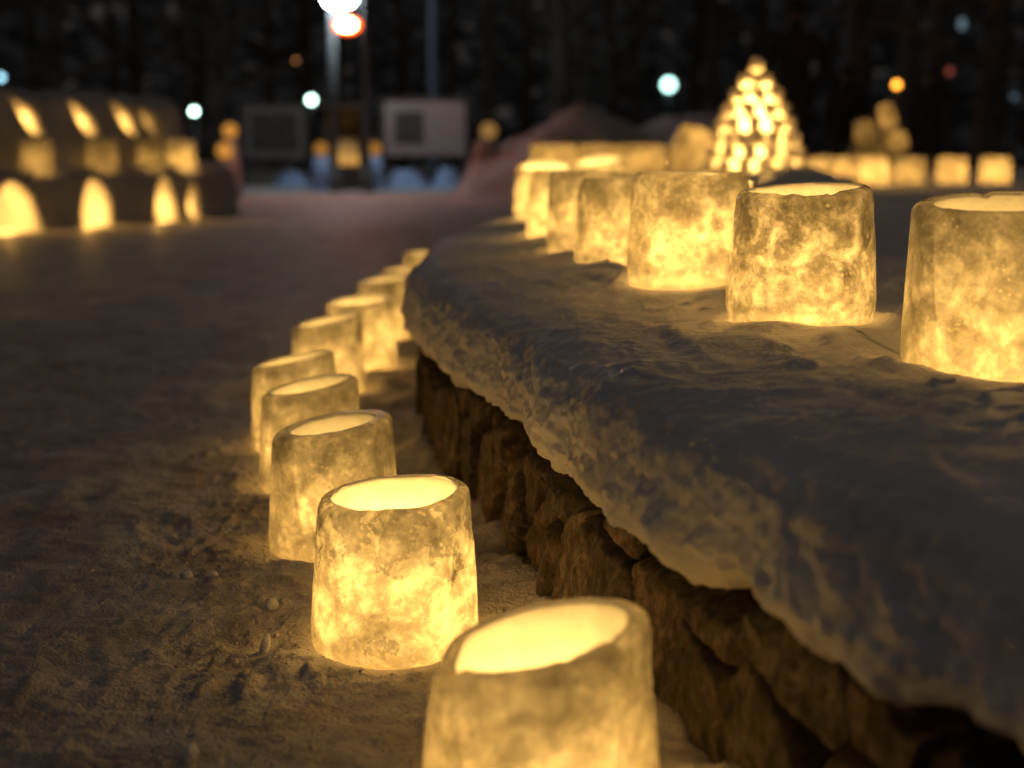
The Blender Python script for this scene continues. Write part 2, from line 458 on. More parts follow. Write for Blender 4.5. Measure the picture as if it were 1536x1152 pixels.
def edge_samples():
    # dense where the camera is close, coarse farther off
    s = [0.0]
    while s[-1] < elen[-1]:
        i = np.searchsorted(elen, s[-1]); y = ecurve[min(i, len(ecurve) - 1)][1]
        s.append(s[-1] + (.03 if y < .7 else .0042 if y < 2.7 else .0065 if y < 4.6 else .025 if y < 7 else .15))
    s = np.array(s[:-1])
    return s, np.stack([np.interp(s, elen, ecurve[:, k]) for k in (0, 1)], 1)

def bed_height(x, y):
    """Height of the bed's top, before fine roughness."""
    z = .448 + .02 * fbm(x * 1.3, y * 1.3, seed=5, octaves=3)
    z = z + .05 * sstep(7, 14, y) * 0.2
    # shovel-swept streaks running towards the camera
    st = fbm(x * 20 + y * 4, y * 1.6, seed=21, octaves=3)
    z = z + .010 * fbm(x * 34 + y * 9, y * 1.3, seed=23, octaves=2) * np.exp(-(((x - .50) / .22) ** 2 + ((y - 2.0) / .42) ** 2))
    z = z + .011 * st * sstep(.15, .4, vnoise(x * 1.7, y * 1.3, seed=9) * .5 + .5)
    return z

def plan(u, v, z=.43):
    b = (576 - v) / K; t = (H - z) / (SP - b * CP); p = atp(u, v, t)
    return (p.x, p.y)
SCRAPES = [([plan(*q) for q in pts], h_, w_) for pts, h_, w_ in (
    (((1110, 492), (1230, 556), (1350, 600)), .008, .016), (((1150, 530), (1290, 615)), .007, .014), (((985, 500), (1070, 545)), -.014, .020),
    (((925, 468), (1010, 498), (1090, 548)), .012, .022), (((765, 585), (805, 558), (870, 528)), .014, .024), (((1190, 535), (1330, 645)), .007, .014),
    (((1235, 508), (1350, 560)), .007, .016), (((1060, 560), (1160, 545), (1200, 580)), .010, .03), (((1290, 690), (1400, 660), (1536, 690)), .010, .025),
    (((1100, 640), (1250, 700)), .008, .025), (((850, 480), (930, 520), (960, 560)), .010, .028), (((700, 470), (760, 500), (800, 530)), .012, .03))]

def build_bed():
    s, e = edge_samples()
    prof = np.array([(.20, .232), (.12, .226), (.055, .226), (.022, .232), (.004, .246), (-.004, .268), (.0, .302), (.005, .338), (.014, .370),
                     (.036, .396), (.085, .411), (.16, .420), (.30, .430), (.45, .440), (.60, .448), (.85, .448), (1.2, .448)])
    pl = np.r_[0, np.cumsum(np.linalg.norm(np.diff(prof, axis=0), axis=1))]
    q = np.r_[np.linspace(0, .19, 12, endpoint=False), np.linspace(.19, .50, 84, endpoint=False), np.linspace(.50, pl[-1], 100)]
    pr = np.interp(q, pl, prof[:, 0]); pz = np.interp(q, pl, prof[:, 1])
    far = np.geomspace(1.26, 1.0 * 14, 34)
    d = CEN - e; dl = np.linalg.norm(d, axis=1, keepdims=True); d = d / dl
    # mix of the true inward normal near the lip and the ray to the centre farther in
    tg = np.gradient(e, axis=0); tg /= np.linalg.norm(tg, axis=1, keepdims=True)
    nr = np.stack([tg[:, 1], -tg[:, 0]], 1)
    for _ in range(6):
        k = 23; ker = np.ones(k) / k
        nr = np.stack([np.convolve(np.pad(nr[:, c], k // 2, mode='edge'), ker, 'valid') for c in (0, 1)], 1)
    nr /= np.linalg.norm(nr, axis=1, keepdims=True)
    n, m1, m2 = len(e), len(q), len(far)
    V = np.zeros((n, m1 + m2, 3))
    # the lip swells and shrinks along the wall
    swell = 1 + .22 * fbm(s * 2.1, 0 * s, seed=3, octaves=3)
    drop = .014 * fbm(s * 3.3, 0 * s + 4, seed=4, octaves=3) + .012 * fbm(s * 16, 0 * s + 2, seed=6, octaves=4, gain=.6) + .012
    rr = pr[None, :] * np.where(pr[None, :] < .5, swell[:, None], 1)
    w = sstep(.05, .8, pr)[None, :, None]
    dirs = nr[:, None, :] * (1 - w) + d[:, None, :] * w
    V[:, :m1, :2] = e[:, None, :] + dirs * rr[..., None]
    lowm = (1 - sstep(.25, .40, pz))[None, :]
    V[:, :m1, 2] = pz[None, :] + drop[:, None] * lowm
    fr = np.minimum(far[None, :], dl * .999)
    V[:, m1:, :2] = e[:, None, :] + d[:, None, :] * fr[..., None]
    V[:, m1:, 2] = .448
    top = np.zeros((n, m1 + m2)); top[:, :m1] = sstep(.08, .5, pr)[None, :] * (np.arange(m1) > 20)[None, :]; top[:, m1:] = 1
    hz = bed_height(V[..., 0], V[..., 1])
    V[..., 2] += top * (hz - .448)
    # normals and roughness
    du = np.gradient(V, axis=0); dv = np.gradient(V, axis=1)
    N = np.cross(dv, du); N /= np.linalg.norm(N, axis=2, keepdims=True) + 1e-9
    N *= np.sign(N[:, 120:121, 2:3])
    X, Y, Z = V[..., 0], V[..., 1], V[..., 2]
    lip = 1 - top
    lump = fbm(X * 9, Y * 9, Z * 9, seed=31, octaves=3)
    bil = np.abs(fbm(X * 17, Y * 17, Z * 17, seed=35, octaves=4)) * 2 - .5
    fine = fbm(X * 60, Y * 60, Z * 60, seed=41, octaves=4, gain=.6)
    crust = np.abs(fbm(X * 36, Y * 36, Z * 36, seed=45, octaves=3, gain=.55)) * 3 - .8
    near = (1 - sstep(5, 9, Y))
    facew = lip * (1 - sstep(.375, .42, Z))
    disp = near * (facew * (.014 * lump + .011 * bil + .0034 * crust + .0022 * fine) + lip * .014 * fbm(X * 4, Y * 4, Z * 4, seed=37, octaves=2)
                   + (1 - facew) * (.0035 * (1 - 2 * np.abs(fbm(X * 9 + Y * 2, Y * 5, seed=57, octaves=3))) + .0016 * crust + .009 * fbm(X * 4, Y * 4, seed=51, octaves=3) + .0026 * fbm(X * 20, Y * 20, seed=55, octaves=4) + .0007 * fine))
    # scattered hard crumbs and small pits on the top
    cr = vnoise(X * 42, Y * 42, seed=61)
    disp += near * top * .010 * sstep(.72, .95, cr)
    V = V + N * disp[..., None]
    # shovel ridges and grooves scraped across the top
    for (pts, hgt, wid) in SCRAPES:
        best = np.full(V.shape[:2], 9.0)
        for (a, b) in zip(pts[:-1], pts[1:]):
            ab = np.array(b) - np.array(a); L2 = (ab ** 2).sum()
            tt = np.clip(((V[..., 0] - a[0]) * ab[0] + (V[..., 1] - a[1]) * ab[1]) / L2, 0, 1)
            best = np.minimum(best, np.hypot(V[..., 0] - a[0] - tt * ab[0], V[..., 1] - a[1] - tt * ab[1]))
        best = best + .010 * vnoise(V[..., 0] * 30, V[..., 1] * 30, seed=63)
        V[..., 2] += hgt * np.exp(-(best / wid) ** 2) * (.7 + .5 * vnoise(V[..., 0] * 18, V[..., 1] * 18, seed=64)) * top ** .5
    # flatten for the lanterns standing on it, a soft collar of snow round each
    for L in BED_L:
        dd = np.hypot(V[..., 0] - L['x'], V[..., 1] - L['y'])
        ww = np.exp(-(dd / .19) ** 4) * top
        V[..., 2] = V[..., 2] * (1 - ww) + ww * (L['z'] + .35 * (V[..., 2] - .448))
        V[..., 2] += top * .010 * np.exp(-((dd - L['d'] * .5 - .022) / .028) ** 2) * (1 + .9 * vnoise(V[..., 0] * 14, V[..., 1] * 14, seed=71))
    # a few swept humps in front of the lanterns
    for (hx, hy, hr, ha) in ((.52, 1.98, .055, .018), (.30, 2.25, .10, .022), (.18, 2.35, .09, .016), (.42, 1.72, .16, .012), (.12, 3.2, .2, .02), (.66, 1.62, .05, .014)):
        V[..., 2] += top * ha * np.exp(-((V[..., 0] - hx) ** 2 + (V[..., 1] - hy) ** 2) / hr ** 2)
    o = mesh_obj('snow_bed', V.reshape(-1, 3), grid_faces(n, m1 + m2), M_SNOW_BED)
    tag(o, 'thick blanket of snow hanging over the low stone wall under the upper lantern row', 'snow', kind='structure')
    return e, nr, s

bed_e, bed_n, bed_s = build_bed()

def build_wall():
    rng = np.random.default_rng(8)
    msk = (bed_e[:, 1] > -.9) & (bed_e[:, 1] < 8)
    e0, n0, s0 = bed_e[msk], bed_n[msk], bed_s[msk]
    s = np.arange(s0[0], s0[-1], .006)
    e = np.stack([np.interp(s, s0, e0[:, k]) for k in (0, 1)], 1); nr = np.stack([np.interp(s, s0, n0[:, k]) for k in (0, 1)], 1)
    z = np.linspace(-.04, .27, 70)
    S, Z = np.meshgrid(s, z, indexing='ij')
    Sw = S + .02 * fbm(S * 7, Z * 7, seed=81, octaves=2)
    Zw = Z + .02 * fbm(S * 7, Z * 7 + 9, seed=82, octaves=2)
    cw, ch = .19, .20
    iu, iv = np.floor(Sw / cw), np.floor((Zw + .04) / ch)
    F1 = np.full(S.shape, 9.0); F2 = np.full(S.shape, 9.0); cid = np.zeros(S.shape)
    fx = np.zeros(S.shape); fz = np.zeros(S.shape)
    for a in (-2, -1, 0, 1, 2):
        for b in (-1, 0, 1):
            gu, gv = iu + a, iv + b
            px = (gu + .5 + .42 * (2 * _hash(gu, gv, gu * 0, 5) - 1) + .5 * (gv % 2)) * cw
            pz = (gv + .5 + .40 * (2 * _hash(gu, gv, gu * 0, 6) - 1)) * ch - .04
            dx, dz = Sw - px, (Zw - pz) * .80
            dist = np.maximum(np.abs(dx) * .75 + np.abs(dz) * .45, np.hypot(dx, dz))
            idn = gu * 57 + gv * 131
            nb = dist < F1
            F2 = np.where(nb, F1, np.minimum(F2, dist))
            cid = np.where(nb, idn, cid); fx = np.where(nb, dx, fx); fz = np.where(nb, dz, fz)
            F1 = np.where(nb, dist, F1)
    hh = lambda k: _hash(cid, cid * 0 + k, cid * 0, 9)
    groove = sstep(0.0, .018, F2 - F1)
    out = groove * .030 + hh(1) * .020 + fx * (hh(2) - .5) * .42 + fz * (hh(3) - .5) * .10
    out += .014 * fbm(S * 13, Z * 9, hh(4) * 5, seed=91, octaves=5, gain=.6) + .004 * fbm(S * 50, Z * 40, seed=95, octaves=3)
    topz = .150 + .080 * hh(5)
    out -= .080 * sstep(topz - .008, topz + .014, Z + .02 * fbm(S * 20, 0 * S, seed=97, octaves=2))
    inset = .070 + .08 * np.clip(Z, 0, .3) - out            # batter: leaning back a little
    P = np.zeros(S.shape + (3,))
    P[..., :2] = e[:, None, :] + nr[:, None, :] * inset[..., None]
    P[..., 2] = Z
    o = mesh_obj('stone_wall', P.reshape(-1, 3), grid_faces(len(s), len(z)), M_STONE)
    ca = o.data.color_attributes.new('tint', 'FLOAT_COLOR', 'POINT')
    v = (.45 + .85 * hh(6)) * (.45 + .55 * groove)
    r = .92 + .25 * hh(7)
    c = np.stack([v * r, v, v * (1.05 - .2 * hh(8)), np.ones_like(v)], -1).reshape(-1)
    ca.data.foreach_set('color', c.astype(np.float32))
    tag(o, 'low dry wall of rough upright brown stones under the overhanging snow', 'wall')
build_wall()

# ------------------------------------------------------------------ ground
def wall_dist(x, y):
    """Signed distance in x to the bed's edge (positive on the path side)."""
    o = np.argsort(bed_e[:, 1][bed_e[:, 1] < 12])
    yy = bed_e[:, 1][bed_e[:, 1] < 12][o]; xx = bed_e[:, 0][bed_e[:, 1] < 12][o]
    return np.interp(y, yy, xx) - x

def ground_h(x, y):
    z = .012 * fbm(x * 1.6, y * 1.6, seed=101, octaves=3)
    near = 1 - sstep(7, 12, y)
    z = z + near * (.0075 * fbm(x * 5.5, y * 5.5, seed=111, octaves=4, gain=.55) + .0062 * fbm(x * 24, y * 24, seed=121, octaves=5, gain=.66))
    z = z + near * .004 * sstep(.35, .9, vnoise(x * 38, y * 38, seed=131))
    z = z + near * .002 * (np.abs(fbm(x * 11 + 3 * y, y * 11, seed=133, octaves=3)) * 2 - .4)
    z = z + near * .006 * fbm(x * 2.6 + y, y * 13, seed=137, octaves=3)
    for (fx, fy, fa) in ((-.62, 2.0, .3), (-.82, 2.35, .2), (-.66, 2.75, .35), (-.9, 3.1, .1), (-1.05, 2.6, .4), (-.98, 1.95, .0)):
        ca, sa = math.cos(fa), math.sin(fa)
        px, py = (x - fx) * ca + (y - fy) * sa, -(x - fx) * sa + (y - fy) * ca
        e = np.sqrt((px / .048) ** 2 + (py / .13) ** 2)
        z = z - (.0045 * (1 - sstep(.5, 1.1, e)) - .003 * np.exp(-((e - 1.2) / .25) ** 2)) * (1 + .8 * vnoise(x * 22, y * 22, seed=139))
    # kicked-up clumps, mostly about the lantern feet
    cl = 0
    for L in GROUND_L[:6]:
        cl = cl + np.exp(-((np.hypot(x - L['x'] + .10, y - L['y'] + .04) - .12) / .13) ** 2)
    cl = np.clip(cl, 0, 1) * sstep(-.25, .35, fbm(x * 4, y * 4, seed=161, octaves=2)) + .25
    z = z + near * cl * (.0085 * sstep(.05, .75, fbm(x * 36, y * 36, seed=163, octaves=3, gain=.6)) + .0035 * sstep(.25, .8, vnoise(x * 78, y * 78, seed=167)))
    wd = wall_dist(x, y)
    z = z + near * np.exp(-((wd + .06) / .085) ** 2) * (.004 + .042 * fbm(x * 9, y * 9, seed=141, octaves=3)) * sstep(.9, 1.2, y)
    for L in GROUND_L[:8]:
        dd = np.hypot(x - L['x'], y - L['y'])
        k = np.exp(-(dd / .16) ** 4)
        z = z * (1 - .8 * k)
        z = z + .009 * np.exp(-((dd - L['d'] * .5 - .05) / .05) ** 2) * (1 + 1.5 * vnoise(x * 11, y * 11, seed=151))
    return z

def build_ground():
    ys = np.r_[np.arange(-5, .8, .25), np.arange(.8, 3.2, .0056), np.arange(3.2, 6, .018), np.geomspace(6, 130, 90)]
    xs = np.r_[-np.geomspace(90, 1.75, 60), np.arange(-1.7, -.75, .014), np.arange(-.75, .5, .0056), np.geomspace(.5, 90, 44)]
    X, Y = np.meshgrid(xs, ys, indexing='ij')
    P = np.stack([X, Y, ground_h(X, Y)], -1)
    o = mesh_obj('snowy_path', P.reshape(-1, 3), grid_faces(len(xs), len(ys)), M_SNOW_GROUND)
    tag(o, 'trodden snow covered path beside the wall', 'path', kind='structure')
build_ground()

# ------------------------------------------------------------------ ice lanterns
MATS = {'pitted': M_ICE_PITTED, 'far': M_ICE_FAR, 'milky': M_ICE_MILKY, 'clear': M_ICE_CLEAR, 'cloudy': M_ICE}
P_UNIT = 4.9                     # watts of one candle

def candle(name, loc, power, parent=None, color=FLAME, size=.018):
    l = bpy.data.lights.new(name, 'POINT')
    l.energy = power; l.color = color; l.shadow_soft_size = size
    o = link(bpy.data.objects.new(name, l), parent); o.location = loc
    return o

def lantern_mesh(L, seg=80, rough=1.0):
    r0 = L['d'] / 2; r1 = r0 * L['k']; h = L['h']; wl = L['wall']; sd = L['seed'] * 13
    rb = .016                                  # rounding of the outer shoulder
    zc = np.linspace(-.012, h - rb, 44)
    outer = [(r0 + (r1 - r0) * (max(z, 0) / h) ** 1.15 - .006 * math.exp(-max(z, 0) / .012), z) for z in zc]
    ro = outer[-1][0]
    sh = [(ro - rb * (1 - math.cos(a)), h - rb + rb * math.sin(a)) for a in np.linspace(.15, math.pi / 2, 8)]
    ri = ro - rb - max(wl - rb, .003)
    lip = [(x, h) for x in np.linspace(sh[-1][0], ri + .006, 3)[1:]]
    rim = [(ri + .006 * (1 - math.sin(a)), h - .006 + .006 * math.cos(a)) for a in np.linspace(.3, math.pi / 2, 4)]
    zi = np.linspace(h - .012, .016, 24)
    inner = [(ri - .016 * (1 - (z - .03) / h) ** 2, z) for z in zi]
    floor = [(inner[-1][0] * f, .012) for f in (.96, .7, .35, .02)]
    prof = np.array(outer + sh + lip + rim + inner + floor)
    n_out = len(outer) + len(sh) + len(lip) + 1
    th = np.linspace(0, 2 * math.pi, seg, endpoint=False)
    TH = th[:, None] + 0 * prof[None, :, 0]
    Rr = prof[None, :, 0] + 0 * TH; Z = prof[None, :, 1] + 0 * TH
    X, Y = Rr * np.cos(TH), Rr * np.sin(TH)
    is_out = (np.arange(len(prof)) < n_out)[None, :]
    zf = np.clip(Z / h, 0, 1)
    # uneven freezing: gentle out-of-round, pits near the shoulder
    dr = .0022 * fbm(X * 9, Y * 9, Z * 6, seed=sd, octaves=3) + .0011 * fbm(X * 45, Y * 45, Z * 40, seed=sd + 3, octaves=3)
    pits = sstep(.10, .42, fbm(X * 34, Y * 34, Z * 34, seed=sd + 7, octaves=3)) * sstep(.55, .85, zf + .15 * fbm(X * 12, Y * 12, seed=sd + 9)) * np.clip(1.25 - zf, 0, 1) * 2
    dr = dr - L['pit'] * .0075 * pits * is_out
    Rr = np.maximum(Rr + dr * np.where(is_out, 1, .7) * rough, .001)
    X, Y = Rr * np.cos(TH), Rr * np.sin(TH)
    # slanted and chipped rim
    Zt = Z + (X * L['sx'] - Y * L['sy'] * -1) * zf ** 1.6
    rimw = sstep(.45, 1.0, zf)
    Zt = Zt + .0012 * rimw * fbm(np.cos(TH) * 4, np.sin(TH) * 4, seed=sd + 11, octaves=4)
    for (ang, wid, dep) in L['chips']:
        da = (np.degrees(TH) - ang + 180) % 360 - 180
        prof_c = np.exp(-(np.abs(da) / wid) ** 3) * (1 + .35 * fbm(TH * 14, Rr * 60, seed=sd + 15, octaves=3))
        Zt = Zt - dep * prof_c * sstep(.72, .98, zf)
    V = np.stack([X, Y, Zt], -1)
    faces = grid_faces(seg, len(prof), wrap=True)
    jj = np.tile(np.arange(len(prof) - 1), seg)
    return V.reshape(-1, 3), faces, (jj >= n_out - 1).astype(int)

def build_lantern(L, group, seg=80, base=None, name='ice_lantern'):
    V, F, mi = lantern_mesh(L, seg)
    o = mesh_obj(name, V, F, None, mats=[MATS[L['mat']], M_ICE_IN], mat_idx=mi)
    o.location = base if base is not None else (L['x'], L['y'], L['z'])
    tag(o, L['label'], 'ice lantern', group)
    candle('candle_light', (L.get('cx', 0), L.get('cy', 0), L.get('cz', .092)), P_UNIT * L['pw'], o)
    return o

for L in GROUND_L: build_lantern(L, 'ice lanterns lining the path at the foot of the wall', 96 if L['t'] < 3 else 64)
for L in BED_L: build_lantern(L, 'ice lanterns in a row on the snow bed above the wall', 96 if L['t'] < 3.2 else 64)

# ---- far lanterns: low ones in a band beyond the bed row, and the row on the right
def far_lantern(u, v_base, t, d, h, label, group, pw, seed, k=.92):
    pw *= .75
    p = atp(u, v_base, t)
    L = dict(d=d, k=k, h=h, sx=0, sy=.02, wall=.024, pw=pw, mat='far', chips=[], pit=.1, seed=seed, label=label)
    return build_lantern(L, group, 36, p)
G_FAR = 'far ice lanterns in a close band behind the bed row'
for i, (u, pw, lab) in enumerate([(830, 1.2, 'leftmost of the wide pale ice lanterns set close together in the far band'),
                                  (898, 1.3, 'second from left of the wide pale ice lanterns in the far band'),
                                  (962, 1.2, 'third from left wide pale ice lantern of the far band, beside the snowball tower')]):
    far_lantern(u, 262, 8.3, .262, .17, lab, G_FAR, pw * .8, 31 + i, .97)
G_RIGHT = 'distant ice lanterns in a row along the back of the snow bed'
for i, (u, pw, lab) in enumerate([(1232, 1.0, 'distant ice lantern just right of the snowball tower, half hidden by a dark snow hump'),
                                  (1264, 1.1, 'distant ice lantern second in the back row from the snowball tower'),
                                  (1310, 1.7, 'brightest distant ice lantern of the back row, below the stacked ice blocks'),
                                  (1364, 1.0, 'dim distant ice lantern in the back row left of the gap'),
                                  (1427, 1.4, 'distant ice lantern alone right of the gap in the back row'),
                                  (1492, 1.3, 'rightmost distant ice lantern of the back row')]):
    far_lantern(u, 274, 10.6, .232, .185, lab, G_RIGHT, pw, 41 + i)

# ------------------------------------------------------------------ snowball tower
def ball_mat():
    m, nt, out = new_mat('packed_snow')
    df = nd(nt, 'ShaderNodeBsdfDiffuse'); df.inputs['Color'].default_value = (.8, .8, .8, 1)
    tr = nd(nt, 'ShaderNodeBsdfTranslucent'); tr.inputs['Color'].default_value = (.8, .78, .74, 1)
    mx = nd(nt, 'ShaderNodeMixShader'); mx.inputs[0].default_value = .28
    nt.links.new(df.outputs[0], mx.inputs[1]); nt.links.new(tr.outputs[0], mx.inputs[2])
    nt.links.new(mx.outputs[0], out.inputs['Surface'])
    return m
def snowball_mesh(r, seed):
    bm = bmesh.new()
    bmesh.ops.create_icosphere(bm, subdivisions=3, radius=r)
    for v in bm.verts:
        v.co *= 1 + .10 * mnoise.fractal(v.co * (9 / (r * 10)) + Vector((seed, 0, 0)), 1, 2, 3)
    return bm
M_BALL = ball_mat()
def snowball_pile(base, rings, ball_r, name, label, powers):
    root = empty(name, base)
    tag(root, label, 'snowball lantern')
    bm = snowball_mesh(ball_r, 3)
    proto = bm_obj('snowball', bm, M_BALL, root, True)
    first = True
    for (z, rad, cnt, ph) in rings:
        for k in range(cnt):
            a = 2 * math.pi * (k + ph) / cnt
            b = proto if first else proto.copy()
            if not first: link(b, root)
            first = False
            b.location = (rad * math.cos(a), rad * math.sin(a), z)
            b.rotation_euler = (k * 1.3, ph * 5 + k, k * .7)
            b.scale = (1, 1, .96) if k % 3 else (.92, .92, .9)
    for (z, p) in powers: candle('candle_light', (0, 0, z), p, root, size=.03)
    return root
pb = atp(1131, 262, 10.0)
rings = []
n_r = 8
for i in range(n_r):
    f = i / (n_r - 1)
    rad = .315 * (1 - f) ** .72 * (1 + .06 * math.sin(f * 3)) if i < n_r - 1 else .0
    cnt = max(1, int(round(2 * math.pi * rad / .150))) if i < n_r - 1 else 1
    rings.append((.05 + .096 * i, rad, cnt, .5 * (i % 2) + .37 * i * (1 - i % 2)))
snowball_pile(pb, rings, .051, 'snowball_lantern', 'tall cone of stacked snowballs glowing from inside, behind the bed row', [(.10, 30), (.28, 24), (.46, 14)])
pb2 = atp(1040, 256, 10.4)
def snow_dome(base, r, h, label, pw):
    V = []; n, m = 40, 18
    for i in range(n):
        a = 2 * math.pi * i / n
        for j in range(m):
            f = j / (m - 1) * math.pi / 2
            V.append((r * math.cos(f) ** .8 * math.cos(a), r * math.cos(f) ** .8 * math.sin(a), h * math.sin(f) - .02))
    V = np.array(V); V *= 1 + .07 * fbm(V[:, :1] * 9, V[:, 1:2] * 9, V[:, 2:] * 9, seed=90, octaves=3)
    o = mesh_obj('snow_dome', V, grid_faces(n, m, wrap=True), M_ICE_FAR); o.location = base
    tag(o, label, 'snow dome'); candle('candle_light', (0, 0, .12), pw, o, size=.03)
snow_dome(pb2, .19, .34, 'soft rounded snow dome glowing dimly just left of the tall snowball cone', 2.2)

# ------------------------------------------------------------------ dark snow humps and banks
def mound(name, cx, cy, z0, rx, ry, h, mat, label, seed, rough=.25, n=48, cat='snow heap', kind=None):
    V = []; rings_n = 22
    for i in range(n):
        a = 2 * math.pi * i / n
        for j in range(rings_n):
            f = 1 - j / (rings_n - 1)
            V.append((rx * f * math.cos(a), ry * f * math.sin(a), h * ((1 - f * f) ** 1.3)))
    V = np.array(V)
    nn = fbm(V[:, 0] * 2.2 / max(rx, .5) * 1.5, V[:, 1] * 2.2 / max(ry, .5) * 1.5, seed=seed, octaves=4)
    n2 = fbm(V[:, 0] * 5, V[:, 1] * 5, seed=seed + 5, octaves=3)
    V[:, 2] += (h * rough * nn + .04 * h * n2) * np.clip(V[:, 2] / h * 3, 0, 1)
    V[:, 2] -= .03
    o = mesh_obj(name, V, grid_faces(n, rings_n, wrap=True), mat)
    o.location = (cx, cy, z0)
    tag(o, label, cat, kind=kind)
    return o
p = at(1205, 9.3, .44); mound('snow_heap', p.x, p.y, .42, .48, .3, .21, M_SNOW_BED, 'low dark hump of snow in front of the snowball tower', 201)
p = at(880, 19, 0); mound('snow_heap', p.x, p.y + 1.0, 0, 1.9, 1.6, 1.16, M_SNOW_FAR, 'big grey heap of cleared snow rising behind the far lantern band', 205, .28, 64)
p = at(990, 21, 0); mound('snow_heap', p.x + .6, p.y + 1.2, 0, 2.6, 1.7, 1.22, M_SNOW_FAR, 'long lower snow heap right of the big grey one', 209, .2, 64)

# ------------------------------------------------------------------ snow wall with lit niches on the left
def niche_wall(name, p0, p1, z0, z1, niches, depth, thick, lean, mat, label, powers, seed):
    p0, p1 = Vector(p0), Vector(p1)
    ax = (p1 - p0); ln = ax.length; ax.normalize(); nrm = Vector((ax.y, -ax.x, 0))
    ns, nz = int(ln / .022), int((z1 - z0) / .022)
    s = np.linspace(0, ln, ns); z = np.linspace(0, z1 - z0, nz)
    S, Z = np.meshgrid(s, z, indexing='ij')
    hh = z1 - z0
    D = np.zeros(S.shape)
    for (cs, cz, w, h_, rot, kind) in niches:
        dx, dz = S - cs, Z - cz
        c, sn = math.cos(rot), math.sin(rot)
        a, b = dx * c + dz * sn, -dx * sn + dz * c
        if kind == 'arch':
            wloc = w * (1 - .45 * np.clip(b / h_, 0, 1) ** 1.5)
            ins = np.maximum(np.abs(a) / np.maximum(wloc, .01), np.where(b > 0, b / h_, -b / (h_ * .9)))
            ins = np.where(b > 0, np.hypot(a / w * (1 + .35 * b / h_), b / h_), np.maximum(np.abs(a) / w, -b / (h_ * .7)))
        else:
            wl = w * (1 - .35 * b / h_)
            ins = np.hypot(a / wl, b / h_)
        D = np.maximum(D, depth * (1 - sstep(.78, 1.06, ins + .10 * fbm(S * 7, Z * 7, seed=seed + 2, octaves=2))))
    top = sstep(hh - .12, hh, Z)
    D2 = D + .10 * top ** 2 + lean * Z + .02 * fbm(S * 5, Z * 5, seed=seed, octaves=4)
    base = np.array(p0)[None, None, :] + S[..., None] * np.array(ax) - D2[..., None] * np.array(nrm)
    base[..., 2] = z0 + Z + .035 * fbm(S * 3, 0 * S, seed=seed + 4, octaves=3) * sstep(.4 * hh, hh, Z)
    # close over the top and down the back and the ends
    V = base
    extra = []
    for back, dz in ((thick * .5, .02), (thick, 0.0), (thick, -(z1 - z0))):
        q = base[:, -1:, :] - np.array(nrm) * back * 1.0
        q = q.copy(); q[..., 2] += dz
        extra.append(q)
    V = np.concatenate([base] + extra, 1)
    endcap = []
    for idx in (0, -1):
        cap = V[idx].copy()
        cap = cap[None]
        mid = (V[idx, 0] + V[idx, -1]) / 2
        endcap.append(mid + (cap - mid) * np.array((.02, .02, 1)))
    V = np.concatenate([endcap[0], V, endcap[1]], 0)
    o = mesh_obj(name, V.reshape(-1, 3), grid_faces(V.shape[0], V.shape[1]), mat)
    tag(o, label, 'snow wall')
    for (cs, cz, pw, dd) in powers:
        q = p0 + ax * cs - nrm * dd
        candle('candle_light', (q.x, q.y, z0 + cz), pw, o, size=.03)
    return o, ax, nrm
NA, NB = (-4.62, 11.75, 0), (-2.80, 15.3, 0)
nv = Vector(NB) - Vector(NA); nln = nv.length
def s_on(A, B, u, z):
    """Distance along the line A-B at which it is seen at column u (at height z)."""
    A, B = Vector(A), Vector(B); v = B - A
    def col(q):
        P = A + v * q
        return 768 + K * P.x / (P.y * CP + (H - z) * SP)
    return float(min(np.linspace(-.3, 1.4, 1700), key=lambda q: abs(col(q) - u))) * v.length
lo = []
lop = []
for (u, w, h_, cz, pw) in ((26, .25, .26, .17, 8.5), (148, .175, .27, .18, 6), (252, .14, .26, .18, 5), (294, .085, .21, .19, 2)):
    sc = s_on(NA, NB, u, .2); lo.append((sc, cz, w, h_, 0, 'slot')); lop.append((sc, .14, pw, .14))
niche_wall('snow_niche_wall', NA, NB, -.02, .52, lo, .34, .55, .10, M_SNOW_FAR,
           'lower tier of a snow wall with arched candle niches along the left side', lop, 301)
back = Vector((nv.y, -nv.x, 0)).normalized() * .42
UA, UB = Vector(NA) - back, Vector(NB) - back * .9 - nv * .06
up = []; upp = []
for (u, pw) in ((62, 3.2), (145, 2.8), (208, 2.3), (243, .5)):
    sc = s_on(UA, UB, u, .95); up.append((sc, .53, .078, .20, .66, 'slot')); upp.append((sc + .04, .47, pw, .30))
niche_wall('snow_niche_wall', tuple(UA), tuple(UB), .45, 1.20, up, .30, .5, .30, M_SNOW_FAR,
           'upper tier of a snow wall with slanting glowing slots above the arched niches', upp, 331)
G_LEDGE = 'ice lanterns on the ledge of the snow niche wall'
for i, (u, pw, lab) in enumerate([(56, .6, 'leftmost ice lantern on the snow ledge, above the widest arched niche'),
                                  (153, .5, 'dim ice lantern on the snow ledge, above the second arched niche'),
                                  (226, .35, 'faint ice lantern on the snow ledge next to its right end'),
                                  (273, 1.1, 'bright ice lantern standing on the right end of the snow ledge')]):
    off = Vector((nv.y, -nv.x, 0)).normalized() * .2
    sc = s_on(Vector(NA) - off, Vector(NB) - off, u, .6); q = Vector(NA) - off + nv * (sc / nln)
    L = dict(d=.28, k=.92, h=.25, sx=0, sy=0, wall=.026, pw=pw, mat='far', chips=[], pit=.1, seed=61 + i, label=lab)
    build_lantern(L, G_LEDGE, 36, (q.x, q.y, .52))
q = at(4, 12.2, 0)
